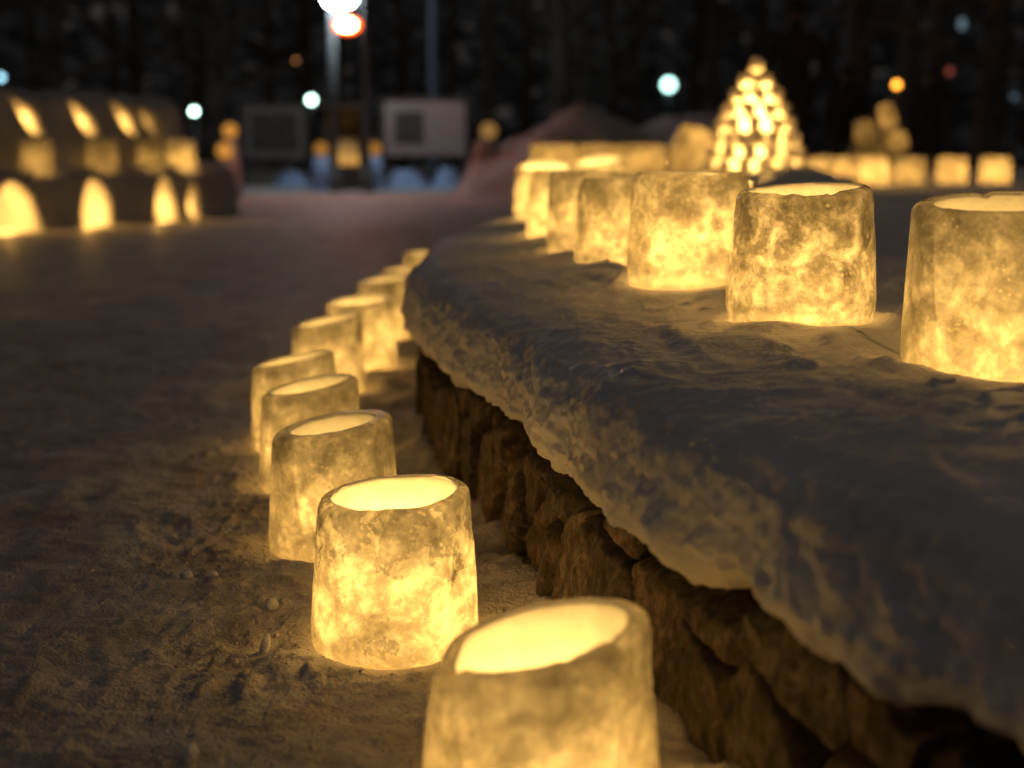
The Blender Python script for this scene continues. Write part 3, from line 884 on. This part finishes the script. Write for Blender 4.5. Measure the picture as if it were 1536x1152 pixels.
def glow_ball(name, loc, r, color, strength, label, cat, group=None):
    bm = bmesh.new(); bmesh.ops.create_uvsphere(bm, u_segments=20, v_segments=14, radius=r)
    o = bm_obj(name, bm, emit_mat(name + '_glow', color, strength), None, True)
    o.location = loc; tag(o, label, cat, group)
    return o
# small lantern at the wall's end and two on snow posts beyond it
def low_lantern(u, v, t, d, h, pw, lab, seed, group=None):
    p = atp(u, v, t)
    L = dict(d=d, k=.9, h=h, sx=0, sy=0, wall=.024, pw=pw, mat='cloudy', chips=[], pit=.1, seed=seed, label=lab)
    return build_lantern(L, group, 32, p)
p = atp(324, 318, 15.6); low_lantern(324, 321, 15.8, .13, .10, .45, 'tiny dim ice lantern on the ground at the end of the niche wall', 71)

# ------------------------------------------------------------------ posts, lamps, boards
def tube_bm(bm, a, b, r0, r1, seg=10):
    a, b = Vector(a), Vector(b); d = (b - a).normalized()
    x = d.orthogonal().normalized(); y = d.cross(x)
    ra = [bm.verts.new(a + (x * math.cos(t) + y * math.sin(t)) * r0) for t in (2 * math.pi * k / seg for k in range(seg))]
    rb = [bm.verts.new(b + (x * math.cos(t) + y * math.sin(t)) * r1) for t in (2 * math.pi * k / seg for k in range(seg))]
    for k in range(seg): bm.faces.new((ra[k], ra[(k + 1) % seg], rb[(k + 1) % seg], rb[k]))
    bm.faces.new(ra[::-1]); bm.faces.new(rb)

def box_bm(bm, c, size, bevel=.0):
    r = bmesh.ops.create_cube(bm, size=1)
    for v in r['verts']:
        v.co = Vector((v.co.x * size[0] + c[0], v.co.y * size[1] + c[1], v.co.z * size[2] + c[2]))
    if bevel:
        es = {e for v in r['verts'] for e in v.link_edges}
        bmesh.ops.bevel(bm, geom=list(es), offset=bevel, segments=2, affect='EDGES')

def street_lamp(u, v, t, r, color, strength, pole_u, label, pole_r=.055, squash=1.0, arm=False, group='street lamps in the background'):
    hd = atp(u, v, t)
    px = (pole_u - 768) / K * t
    root = empty('street_lamp', (px, hd.y, 0))
    tag(root, label, 'street lamp', group)
    lx = hd.x - px
    top = hd.z - r * squash if not arm else hd.z + .55
    bm = bmesh.new(); tube_bm(bm, (0, 0, -.05), (0, 0, top), pole_r * 1.15, pole_r)
    tube_bm(bm, (0, 0, -.05), (0, 0, .35), pole_r * 1.9, pole_r * 1.7)
    bm_obj('pole', bm, M_STEEL if u == 509 else M_DARKMETAL, root, True)
    if arm or abs(lx) > .02:
        bm = bmesh.new(); tube_bm(bm, (0, 0, top - .02), (lx, 0, top - .02 if not arm else hd.z + r * squash + .02), .03, .025)
        bm_obj('arm', bm, M_STEEL, root, True)
    bm = bmesh.new(); bmesh.ops.create_uvsphere(bm, u_segments=28, v_segments=18, radius=r)
    for vv in bm.verts: vv.co.z *= squash
    g = bm_obj('lamp_globe', bm, emit_mat('lamp_glass', color, strength), root, True); g.location = (lx, 0, hd.z)
    bm = bmesh.new(); tube_bm(bm, (0, 0, 0), (0, 0, .07), r * .5, r * .28)
    c = bm_obj('lamp_cap', bm, M_DARKMETAL, root); c.location = (lx, 0, hd.z + r * squash * .95)
    return root
WHITE = (.88, .97, 1.0)
street_lamp(509, -12, 22.5, .27, WHITE, 38, 497, 'street lamp with a big round cold white globe, cut by the top edge')
street_lamp(291, 167, 24, .05, (.62, 1.0, .80), 14, 291, 'small far street lamp with a greenish white light above the snow niche wall')
street_lamp(467, 150, 34, .085, (.62, 1.0, .82), 12, 467, 'small greenish white street lamp just left of the tall grey poles')
street_lamp(1003, 127, 30, .13, (.52, 1.0, .86), 5, 1003, 'bright greenish white street lamp left of the snowball tower')
street_lamp(1, 116, 34, .07, (.4, .8, 1.0), 4, 1, 'bluish street lamp at the left edge of the picture')
street_lamp(446, 93, 36, .06, (1.0, .42, .12), 3.5, 446, 'dim amber lamp high left of the tall grey poles', pole_r=.03)
street_lamp(1345, 127, 24, .055, (1.0, .36, .035), 7, 1345, 'small amber lamp above the stacked ice blocks on the right', pole_r=.025)
street_lamp(1232, 88, 24, .06, (.35, .55, .9), .45, 1240, 'faint bluish lamp beside the tall dark person', pole_r=.03, squash=1.6)
street_lamp(1443, 36, 26, .06, (.5, .72, .85), .28, 1445, 'faint pale lamp high among the trees on the right', pole_r=.03, squash=1.7)
street_lamp(1424, 107, 24, .055, (1.0, .2, .12), .3, 1424, 'faint reddish light behind the pointing person', pole_r=.03)
street_lamp(1521, 145, 24, .05, (.45, .6, .75), .2, 1521, 'faint grey blue light near the right edge', pole_r=.04)
# the second grey pole carries an orange sodium light on a long bracket
q = at(551, 22.8, 0)
root = empty('street_lamp', q)
tag(root, 'grey pole with a glaring orange sodium light on a bracket just below the white globe', 'street lamp', 'street lamps in the background')
bm = bmesh.new(); tube_bm(bm, (0, 0, -.05), (0, 0, 6.0), .065, .055); tube_bm(bm, (0, 0, -.05), (0, 0, .4), .11, .10)
bm_obj('pole', bm, M_STEEL, root, True)
hd = atp(520, 37, 20) - Vector(q)
bm = bmesh.new(); tube_bm(bm, (0, 0, hd.z + .45), (hd.x, hd.y, hd.z + .22), .03, .02); tube_bm(bm, (hd.x, hd.y, hd.z + .22), (hd.x, hd.y, hd.z + .1), .02, .02)
bm_obj('arm', bm, M_DARKMETAL, root, True)
bm = bmesh.new(); bmesh.ops.create_uvsphere(bm, u_segments=28, v_segments=18, radius=.19)
for vv in bm.verts: vv.co = Vector((vv.co.x, vv.co.y * .4, vv.co.z * .62))
g = bm_obj('lamp_halo', bm, emit_mat('amber_lamp_halo', (1.0, .10, .004), 4.0), root, True); g.location = hd + Vector((0, .06, 0))  # added glowing disc that draws the orange rim round the white-hot lamp
bm = bmesh.new(); bmesh.ops.create_uvsphere(bm, u_segments=28, v_segments=18, radius=.125)
for vv in bm.verts: vv.co.z *= .62
g = bm_obj('lamp_globe', bm, emit_mat('sodium_lamp_glass', (1.0, .20, .07), 140), root, True); g.location = hd + Vector((0, -.03, 0))
bm = bmesh.new(); tube_bm(bm, (0, 0, 0), (0, 0, .07), .09, .05); c = bm_obj('lamp_cap', bm, M_DARKMETAL, root); c.location = hd + Vector((0, 0, .085))
q = at(650, 27, 0)
bm = bmesh.new(); tube_bm(bm, (0, 0, -.05), (0, 0, 7.5), .075, .06); tube_bm(bm, (0, 0, -.05), (0, 0, .4), .12, .11)
o = bm_obj('pole', bm, principled('blue_grey_pole', (.16, .19, .26), .5), None, True); o.name = 'utility_pole'; o.location = q
tag(o, 'tall plain bluish grey pole rising behind the notice board', 'pole')

def notice_board(u0, u1, v0, v1, t, mat, label, poster):
    a, b = atp(u0, v1, t), atp(u1, v0, t)
    w, z0, z1 = b.x - a.x, a.z, b.z
    root = empty('notice_board', ((a.x + b.x) / 2, a.y, 0))
    tag(root, label, 'notice board', 'notice boards at the back of the path')
    bm = bmesh.new(); box_bm(bm, (0, 0, (z0 + z1) / 2), (w, .06, z1 - z0), .008); bm_obj('panel', bm, mat, root)
    bm = bmesh.new()
    box_bm(bm, (0, -.01, z1 + .03), (w + .14, .16, .05), .01); bm_obj('roof_strip', bm, M_WOOD, root)
    for s in (-1, 1):
        bm = bmesh.new(); box_bm(bm, (s * (w / 2 + .045), 0, (z1 - .05) / 2), (.08, .09, z1 + .05), .006); bm_obj('post', bm, M_WOOD, root)
    if poster:
        pu0, pu1, pv0, pv1 = poster
        c, d = atp(pu0, pv1, t), atp(pu1, pv0, t)
        bm = bmesh.new(); box_bm(bm, ((c.x + d.x) / 2 - root.location.x, -.036, (c.z + d.z) / 2), (d.x - c.x, .012, d.z - c.z)); bm_obj('poster', bm, M_POSTER, root)
    return root
notice_board(578, 698, 150, 234, 25, M_BOARD, 'pinkish notice board with a dark poster on its left half', (592, 636, 168, 216))
notice_board(368, 458, 158, 238, 27, principled('dim_board', (.20, .17, .15), .6, var=.1), 'dim brownish notice board left of the grey poles', (378, 448, 170, 226))

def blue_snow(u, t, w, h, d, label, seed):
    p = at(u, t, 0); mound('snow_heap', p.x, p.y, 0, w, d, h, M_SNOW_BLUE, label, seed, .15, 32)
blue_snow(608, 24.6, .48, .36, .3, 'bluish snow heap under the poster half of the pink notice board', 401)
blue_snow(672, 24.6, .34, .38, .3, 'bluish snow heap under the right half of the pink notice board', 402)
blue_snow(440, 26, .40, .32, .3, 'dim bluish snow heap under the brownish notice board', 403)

# snow-topped stand with a lantern between two little lit pillars
p = at(520, 24, 0)
root = empty('lantern_stand', p); tag(root, 'dark wooden stand with an open front holding a lit lantern between the grey poles', 'stand')
bm = bmesh.new(); box_bm(bm, (0, .05, .20), (.62, .5, .42), .01); bm_obj('plinth', bm, M_WOOD, root)
for s in (-1, 1):
    bm = bmesh.new(); box_bm(bm, (s * .30, .05, .86), (.06, .44, .90), .006); bm_obj('side_panel', bm, M_WOOD, root)
bm = bmesh.new(); box_bm(bm, (0, .28, .86), (.54, .04, .90)); bm_obj('back_panel', bm, M_WOOD, root)
bm = bmesh.new(); box_bm(bm, (0, .05, 1.34), (.78, .62, .06), .01); bm_obj('roof', bm, M_WOOD, root)
L = dict(d=.42, k=.9, h=.40, sx=0, sy=0, wall=.03, pw=1.6, mat='far', chips=[], pit=.1, seed=81, label='large ice lantern inside the dark wooden stand between the grey poles')
build_lantern(L, None, 36, (p.x, p.y - .02, .415))
for i, (u, lab) in enumerate(((483, 'round amber light on a slim bluish snow pillar left of the wooden stand'), (562, 'round amber light on a slim bluish snow pillar right of the wooden stand'))):
    p = at(u, 23.6, 0)
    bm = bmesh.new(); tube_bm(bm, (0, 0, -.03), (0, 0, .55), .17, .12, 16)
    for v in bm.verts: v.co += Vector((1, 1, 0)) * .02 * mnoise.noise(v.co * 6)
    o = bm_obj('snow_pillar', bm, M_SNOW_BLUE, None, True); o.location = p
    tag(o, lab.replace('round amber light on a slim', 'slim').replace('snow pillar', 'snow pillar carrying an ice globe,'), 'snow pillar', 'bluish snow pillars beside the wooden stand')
    g = glow_ball('ice_globe', (p.x, p.y, .66), .11, (1.0, .42, .07), .38, lab.replace('light', 'ice globe'), 'ice globe', 'lit ice globes on snow pillars')
p = atp(733, 196, 20); glow_ball('ice_globe', p, .11, (1.0, .52, .14), .3, 'dim amber ice globe on the left slope of the big grey snow heap', 'ice globe')
mound('snow_heap', p.x, p.y, 0, .45, .4, p.z - .04, M_SNOW_FAR, 'small snow heap carrying the dim amber ice globe', 411, .1, 32)
for i, (u, v, r, lab) in enumerate(((345, 196, .10, 'upper of two amber ice globes on the snow post right of the niche wall'), (337, 226, .11, 'lower of two amber ice globes on the snow post right of the niche wall'))):
    p = atp(u, v, 20 if i else 20.3); glow_ball('ice_globe', p, r, (1.0, .42, .07), .62, lab, 'ice globe', 'amber ice globes on the snow post')
p = at(344, 20.4, 0)
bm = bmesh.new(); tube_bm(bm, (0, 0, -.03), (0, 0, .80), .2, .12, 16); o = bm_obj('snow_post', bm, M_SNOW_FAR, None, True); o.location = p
tag(o, 'grey snow post with two amber globes, between the niche wall and the notice board', 'snow post')
p2 = at(336, 20.0, 0)
bm = bmesh.new(); tube_bm(bm, (0, 0, -.03), (0, 0, .50), .16, .12, 16); o = bm_obj('snow_post', bm, M_SNOW_FAR, None, True); o.location = p2
tag(o, 'shorter grey snow post carrying the lower amber globe right of the niche wall', 'snow post')

# stacked ice blocks with lights on the right
def ice_block(u, v, t, w, h, pw, lab, seed, d=.2):
    p = atp(u, v, t)
    bm = bmesh.new(); box_bm(bm, (0, 0, h / 2), (w, d, h), .02)
    bmesh.ops.subdivide_edges(bm, edges=bm.edges[:], cuts=2, use_grid_fill=True)
    for vv in bm.verts: vv.co += Vector((1, 1, .5)) * .012 * mnoise.noise(vv.co * 9 + Vector((seed, 0, 0)))
    o = bm_obj('ice_block', bm, M_ICE_FAR, None, True); o.location = p
    tag(o, lab, 'ice block', 'ice blocks stacked behind the back lantern row')
    candle('candle_light', (0, .0, h * .45), pw, o, size=.02)
    return o
ice_block(1296, 216, 11.6, .13, .19, .4, 'upright ice block at the left of the stack behind the back lantern row', 1)
ice_block(1326, 218, 11.8, .16, .12, .15, 'dim low ice block in the middle of the stack behind the back lantern row', 2)
ice_block(1312, 243, 11.7, .36, .13, .2, 'wide dark ice slab carrying the stack behind the back lantern row', 3)
ice_block(1351, 226, 11.5, .12, .16, .55, 'leaning bright ice block at the right of the stack', 4).rotation_euler = (0, R(-20), 0)
ice_block(1336, 193, 11.6, .10, .20, .7, 'topmost bright ice block of the stack, below the small amber lamp', 5).rotation_euler = (0, R(-18), 0)
p = at(1322, 12.2, .45)
mound('snow_heap', p.x, p.y - .4, .42, .5, .45, .16, M_SNOW_BED, 'low snow heap under the stacked ice blocks', 421, .15, 32)

# ------------------------------------------------------------------ people: dark silhouettes among the trees
def person(loc, height, facing, pose, label, mat_body=M_COAT):
    """One continuous skinned body from the joints, with hat and face features as children."""
    s = height / 1.72
    J = {}
    E = []
    def add(n, co, r, par=None):
        J[n] = (Vector(co) * s, r * s); 
        if par: E.append((par, n))
    add('pelvis', (0, 0, .95), .165)
    add('waist', (0, -.01, 1.10), .150, 'pelvis')
    add('chest', (0, .0, 1.30), .185, 'waist')
    add('neck', (0, .0, 1.475), .070, 'chest')
    add('jaw', (0, -.02, 1.56), .078, 'neck')
    add('skull', (0, .0, 1.635), .098, 'jaw')
    for sd, sn in ((-1, 'l'), (1, 'r')):
        add('sh' + sn, (sd * .205, .01, 1.40), .082, 'chest')
        elb, wri = pose.get('arm' + sn, ((sd * .27, .03, 1.13), (sd * .26, -.06, .90)))
        add('el' + sn, elb, .062, 'sh' + sn)
        add('wr' + sn, wri, .043, 'el' + sn)
        d = (Vector(wri) - Vector(elb)).normalized()
        side = d.cross(Vector((0, 1, 0))); side = side.normalized() if side.length > .1 else Vector((1, 0, 0))
        pal = Vector(wri) + d * .07
        add('pa' + sn, pal, .036, 'wr' + sn)
        for q, off in enumerate((-.033, -.011, .011, .033)):
            fl = (.055, .065, .06, .045)[q]
            add('f%d%s' % (q, sn), pal + d * .035 + side * off, .012, 'pa' + sn)
            add('g%d%s' % (q, sn), pal + d * (.035 + fl) + side * off * 1.15 + Vector((0, -.012, 0)), .009, 'f%d%s' % (q, sn))
        add('t' + sn, Vector(wri) + d * .045 + side * -.05, .011, 'wr' + sn)
        add('hip' + sn, (sd * .10, 0, .90), .120, 'pelvis')
        add('kn' + sn, (sd * .115, -.02 + pose.get('step', 0) * sd * .08, .50), .080, 'hip' + sn)
        add('an' + sn, (sd * .12, .02 + pose.get('step', 0) * sd * .14, .09), .058, 'kn' + sn)
        add('to' + sn, (sd * .13, -.15 + pose.get('step', 0) * sd * .14, .045), .042, 'an' + sn)
    names = list(J); idx = {n: i for i, n in enumerate(names)}
    me = bpy.data.meshes.new('person')
    me.from_pydata([J[n][0] for n in names], [(idx[a], idx[b]) for a, b in E], [])
    me.materials.append(mat_body)
    o = link(bpy.data.objects.new('person', me))
    md = o.modifiers.new('Skin', 'SKIN'); md.use_smooth_shade = True
    for i, n in enumerate(names):
        r = J[n][1]
        o.data.skin_vertices[0].data[i].radius = (r, r * (.72 if n in ('chest', 'waist', 'pelvis') else 1))
    o.data.skin_vertices[0].data[0].use_root = True
    sub = o.modifiers.new('Subdivision', 'SUBSURF'); sub.levels = 1; sub.render_levels = 2
    o.location = loc; o.rotation_euler = (0, 0, facing)
    tag(o, label, 'person', 'people standing in the dark behind the back lantern row')
    # hat, hair and face
    bm = bmesh.new(); bmesh.ops.create_uvsphere(bm, u_segments=20, v_segments=12, radius=.118 * s)
    for v in bm.verts:
        if v.co.z < 0: v.co.z *= .35
    bmesh.ops.create_icosphere(bm, subdivisions=2, radius=.03 * s, matrix=__import__('mathutils').Matrix.Translation((0, 0, .125 * s)))
    h = bm_obj('hat', bm, M_HAT, o, True); h.location = (0, 0, 1.665 * s)
    bm = bmesh.new()
    bmesh.ops.create_uvsphere(bm, u_segments=16, v_segments=12, radius=.082 * s)
    for v in bm.verts:
        v.co.z *= 1.15
        if v.co.y < -.06 * s and abs(v.co.x) < .025 * s and -.03 * s < v.co.z < .02 * s: v.co.y -= .022 * s      # nose
        if v.co.y < -.05 * s and .012 * s < v.co.z < .045 * s and .02 * s < abs(v.co.x) < .05 * s: v.co.y += .012 * s   # eye sockets
    f = bm_obj('face', bm, M_SKIN, o, True); f.location = (0, -.03 * s, 1.585 * s)
    return o
pA = at(1186, 15.0, .30)
person((pA.x, pA.y, .28), 1.82, R(165), {'arml': ((-.30, .02, 1.15), (-.20, -.16, .98))}, 'tall person in a dark coat standing right behind the snowball tower')
pB = at(1266, 15.5, .3)
person((pB.x, pB.y, .28), 1.22, R(190), {}, 'small child in dark clothes between the tall person and the ice blocks')
pC = at(1392, 14.6, .3)
person((pC.x, pC.y, .28), 1.16, R(175), {'arml': ((-.32, .0, 1.30), (-.56, -.05, 1.36)), 'step': .6}, 'child in a dark coat holding one arm out, right of the ice blocks')
# slight rise under the people: snow shoulder at the back of the bed

# ------------------------------------------------------------------ trees of the dark wood
def tree(x, y, hgt, r, seed, conifer=False):
    rnd = random.Random(seed)
    root = empty('bare_tree', (x, y, -.05))
    tag(root, 'dark leafless tree standing in the unlit wood behind everything', 'tree', 'trees of the dark wood')
    bm = bmesh.new()
    pts = [Vector((0, 0, 0))]
    n = 7
    for i in range(1, n + 1):
        pts.append(Vector((rnd.uniform(-.1, .1) * i * .5, rnd.uniform(-.1, .1) * i * .5, hgt * i / n)))
    for i in range(n):
        tube_bm(bm, pts[i], pts[i + 1], r * (1 - .85 * i / n), r * (1 - .85 * (i + 1) / n), 9)
    bm_obj('trunk', bm, M_BARK, root, True)
    bm = bmesh.new()
    for k in range(26):
        f = rnd.uniform(.22, .98); z = f * hgt; i = min(int(f * n), n - 1)
        base = pts[i].lerp(pts[i + 1], f * n - i)
        a = rnd.uniform(0, 2 * math.pi); ln = (1.15 - f) * hgt * rnd.uniform(.25, .42)
        d = Vector((math.cos(a), math.sin(a), rnd.uniform(.25, .8)))
        mid = base + d * ln * .5 + Vector((0, 0, -.05 * ln)); end = mid + (d + Vector((0, 0, .35))) * ln * .45
        rr = r * .33 * (1.1 - f)
        tube_bm(bm, base, mid, rr, rr * .6, 5); tube_bm(bm, mid, end, rr * .6, .008, 5)
        for _ in range(4):
            g = rnd.uniform(.3, 1); q0 = base.lerp(mid, g) if rnd.random() < .5 else mid.lerp(end, g)
            dd = Vector((rnd.uniform(-1, 1), rnd.uniform(-1, 1), rnd.uniform(.1, 1))).normalized()
            tube_bm(bm, q0, q0 + dd * ln * rnd.uniform(.15, .35), rr * .3, .005, 4)
    bm_obj('crown', bm, M_BARK, root, True)
rnd = random.Random(4)
for i in range(30):
    u = -60 + 1650 * (i + rnd.uniform(-.35, .35)) / 29
    t = rnd.uniform(29, 50) if not 360 < u < 720 else rnd.uniform(40, 50)
    tree((u - 768) / K * t, t, rnd.uniform(7, 13), rnd.uniform(.14, .28), 500 + i)
for i, (u, t, r) in enumerate(((1275, 18, .13), (1390, 20, .17), (1468, 17, .16), (1350, 26, .22), (330, 30, .3), (840, 28, .22))):
    tree((u - 768) / K * t, t, rnd.uniform(7, 11), r, 600 + i)

def far_wood():
    rg = random.Random(77); V = []; F = []
    for k in range(170):
        a = R(-75 + 150 * (k + rg.uniform(-.5, .5)) / 170); d = rg.uniform(54, 72); hh = rg.uniform(10, 17); w = rg.uniform(1.6, 2.8)
        cx, cy = d * math.sin(a), d * math.cos(a)
        for _ in range(160):
            f = rg.random() ** 1.3; an = rg.uniform(0, 2 * math.pi); rad = w * (1 - f) * (.35 + .65 * rg.random()) * (1 + .25 * math.sin(f * 40))
            c = Vector((cx + rad * math.cos(an), cy + rad * math.sin(an), .1 + f * hh))
            t1 = Vector((math.cos(an), math.sin(an), -.35)) * rg.uniform(.4, .9); t2 = Vector((-math.sin(an), math.cos(an), rg.uniform(-.3, .3))) * rg.uniform(.3, .6)
            b = len(V); V += [c - t1 * .5 - t2, c + t1, c - t1 * .5 + t2, c + Vector((0, 0, .5))]
            F += [(b, b + 1, b + 3), (b + 1, b + 2, b + 3)]
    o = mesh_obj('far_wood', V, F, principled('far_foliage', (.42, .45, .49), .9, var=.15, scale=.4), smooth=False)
    tag(o, 'dense dark wood closing off the background', 'wood', kind='stuff')
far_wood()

# ------------------------------------------------------------------ loose snow on the path
def crumbs():
    rg = random.Random(12)
    V = []; F = []
    ico = bmesh.new(); bmesh.ops.create_icosphere(ico, subdivisions=1, radius=1)
    iv = [v.co.copy() for v in ico.verts]; fi = [[v.index for v in f.verts] for f in ico.faces]; ico.free()
    pos = []
    for _ in range(1500):
        x = rg.uniform(-1.1, .35); y = rg.uniform(1.35, 4.2)
        if rg.random() < .55:
            L = rg.choice(GROUND_L[:5]); a = rg.uniform(0, 6.28); q = L['d'] / 2 + abs(rg.gauss(.02, .10))
            x, y = L['x'] + q * math.cos(a), L['y'] + q * math.sin(a)
        pos.append((x, y, rg.choice((.0012, .0016, .002, .003)) * rg.uniform(.7, 1.5) * (2.0 if rg.random() < .02 else 1)))
    X = np.array([p[0] for p in pos]); Y = np.array([p[1] for p in pos])
    Zg = ground_h(X, Y); wd = wall_dist(X, Y)
    for (x, y, r), z, w in zip(pos, Zg, wd):
        if w < -.03: continue
        if any(math.hypot(x - L['x'], y - L['y']) < L['d'] / 2 + r for L in GROUND_L): continue
        b = len(V)
        sx, sy, sz = (rg.uniform(.7, 1.5) for _ in range(3))
        for c in iv:
            k = 1 + .35 * rg.uniform(-1, 1)
            V.append((x + c.x * r * sx * k, y + c.y * r * sy * k, z + r * .1 + c.z * r * sz * k * .8))
        F += [[b + q for q in f] for f in fi]
    o = mesh_obj('snow_crumbs', V, F, M_SNOW_GROUND, smooth=True)
    tag(o, 'loose crumbs of snow scattered over the path', 'snow', kind='stuff')
crumbs()
def chunk(u, v, r, sc, lab, seed, rot=0.3):
    b = (576 - v) / K; t = H / (SP - b * CP); p = atp(u, v, t)
    bm = bmesh.new(); bmesh.ops.create_icosphere(bm, subdivisions=3, radius=r)
    for w in bm.verts:
        w.co *= 1 + .28 * mnoise.fractal(w.co * (1.2 / r) + Vector((seed, 0, 0)), 1, 2, 3)
        w.co = Vector((w.co.x * sc[0], w.co.y * sc[1], w.co.z * sc[2]))
    o = bm_obj('snow_chunk', bm, M_SNOW_BED, None, True)
    o.location = (p.x, p.y, float(ground_h(np.array([p.x]), np.array([p.y]))[0]) + r * sc[2] * .75); o.rotation_euler = (0, rot, seed)
    tag(o, lab, 'snow chunk', 'loose snow chunks on the path')
chunk(399, 980, .013, (.55, .5, 1.1), 'upright leaf shaped snow chunk left of the sharply focused lantern', 1, .45)
chunk(281, 872, .012, (1, .9, .8), 'small round snow chunk on the dark middle of the path', 2)
chunk(318, 874, .010, (1.1, .9, .7), 'smaller snow chunk right beside the small round one', 3)
chunk(408, 912, .012, (.9, .9, 1), 'snow chunk beside the thick rimmed lantern', 4)
chunk(285, 1138, .011, (1, 1, .9), 'snow chunk near the bottom edge left of the nearest lantern', 5)
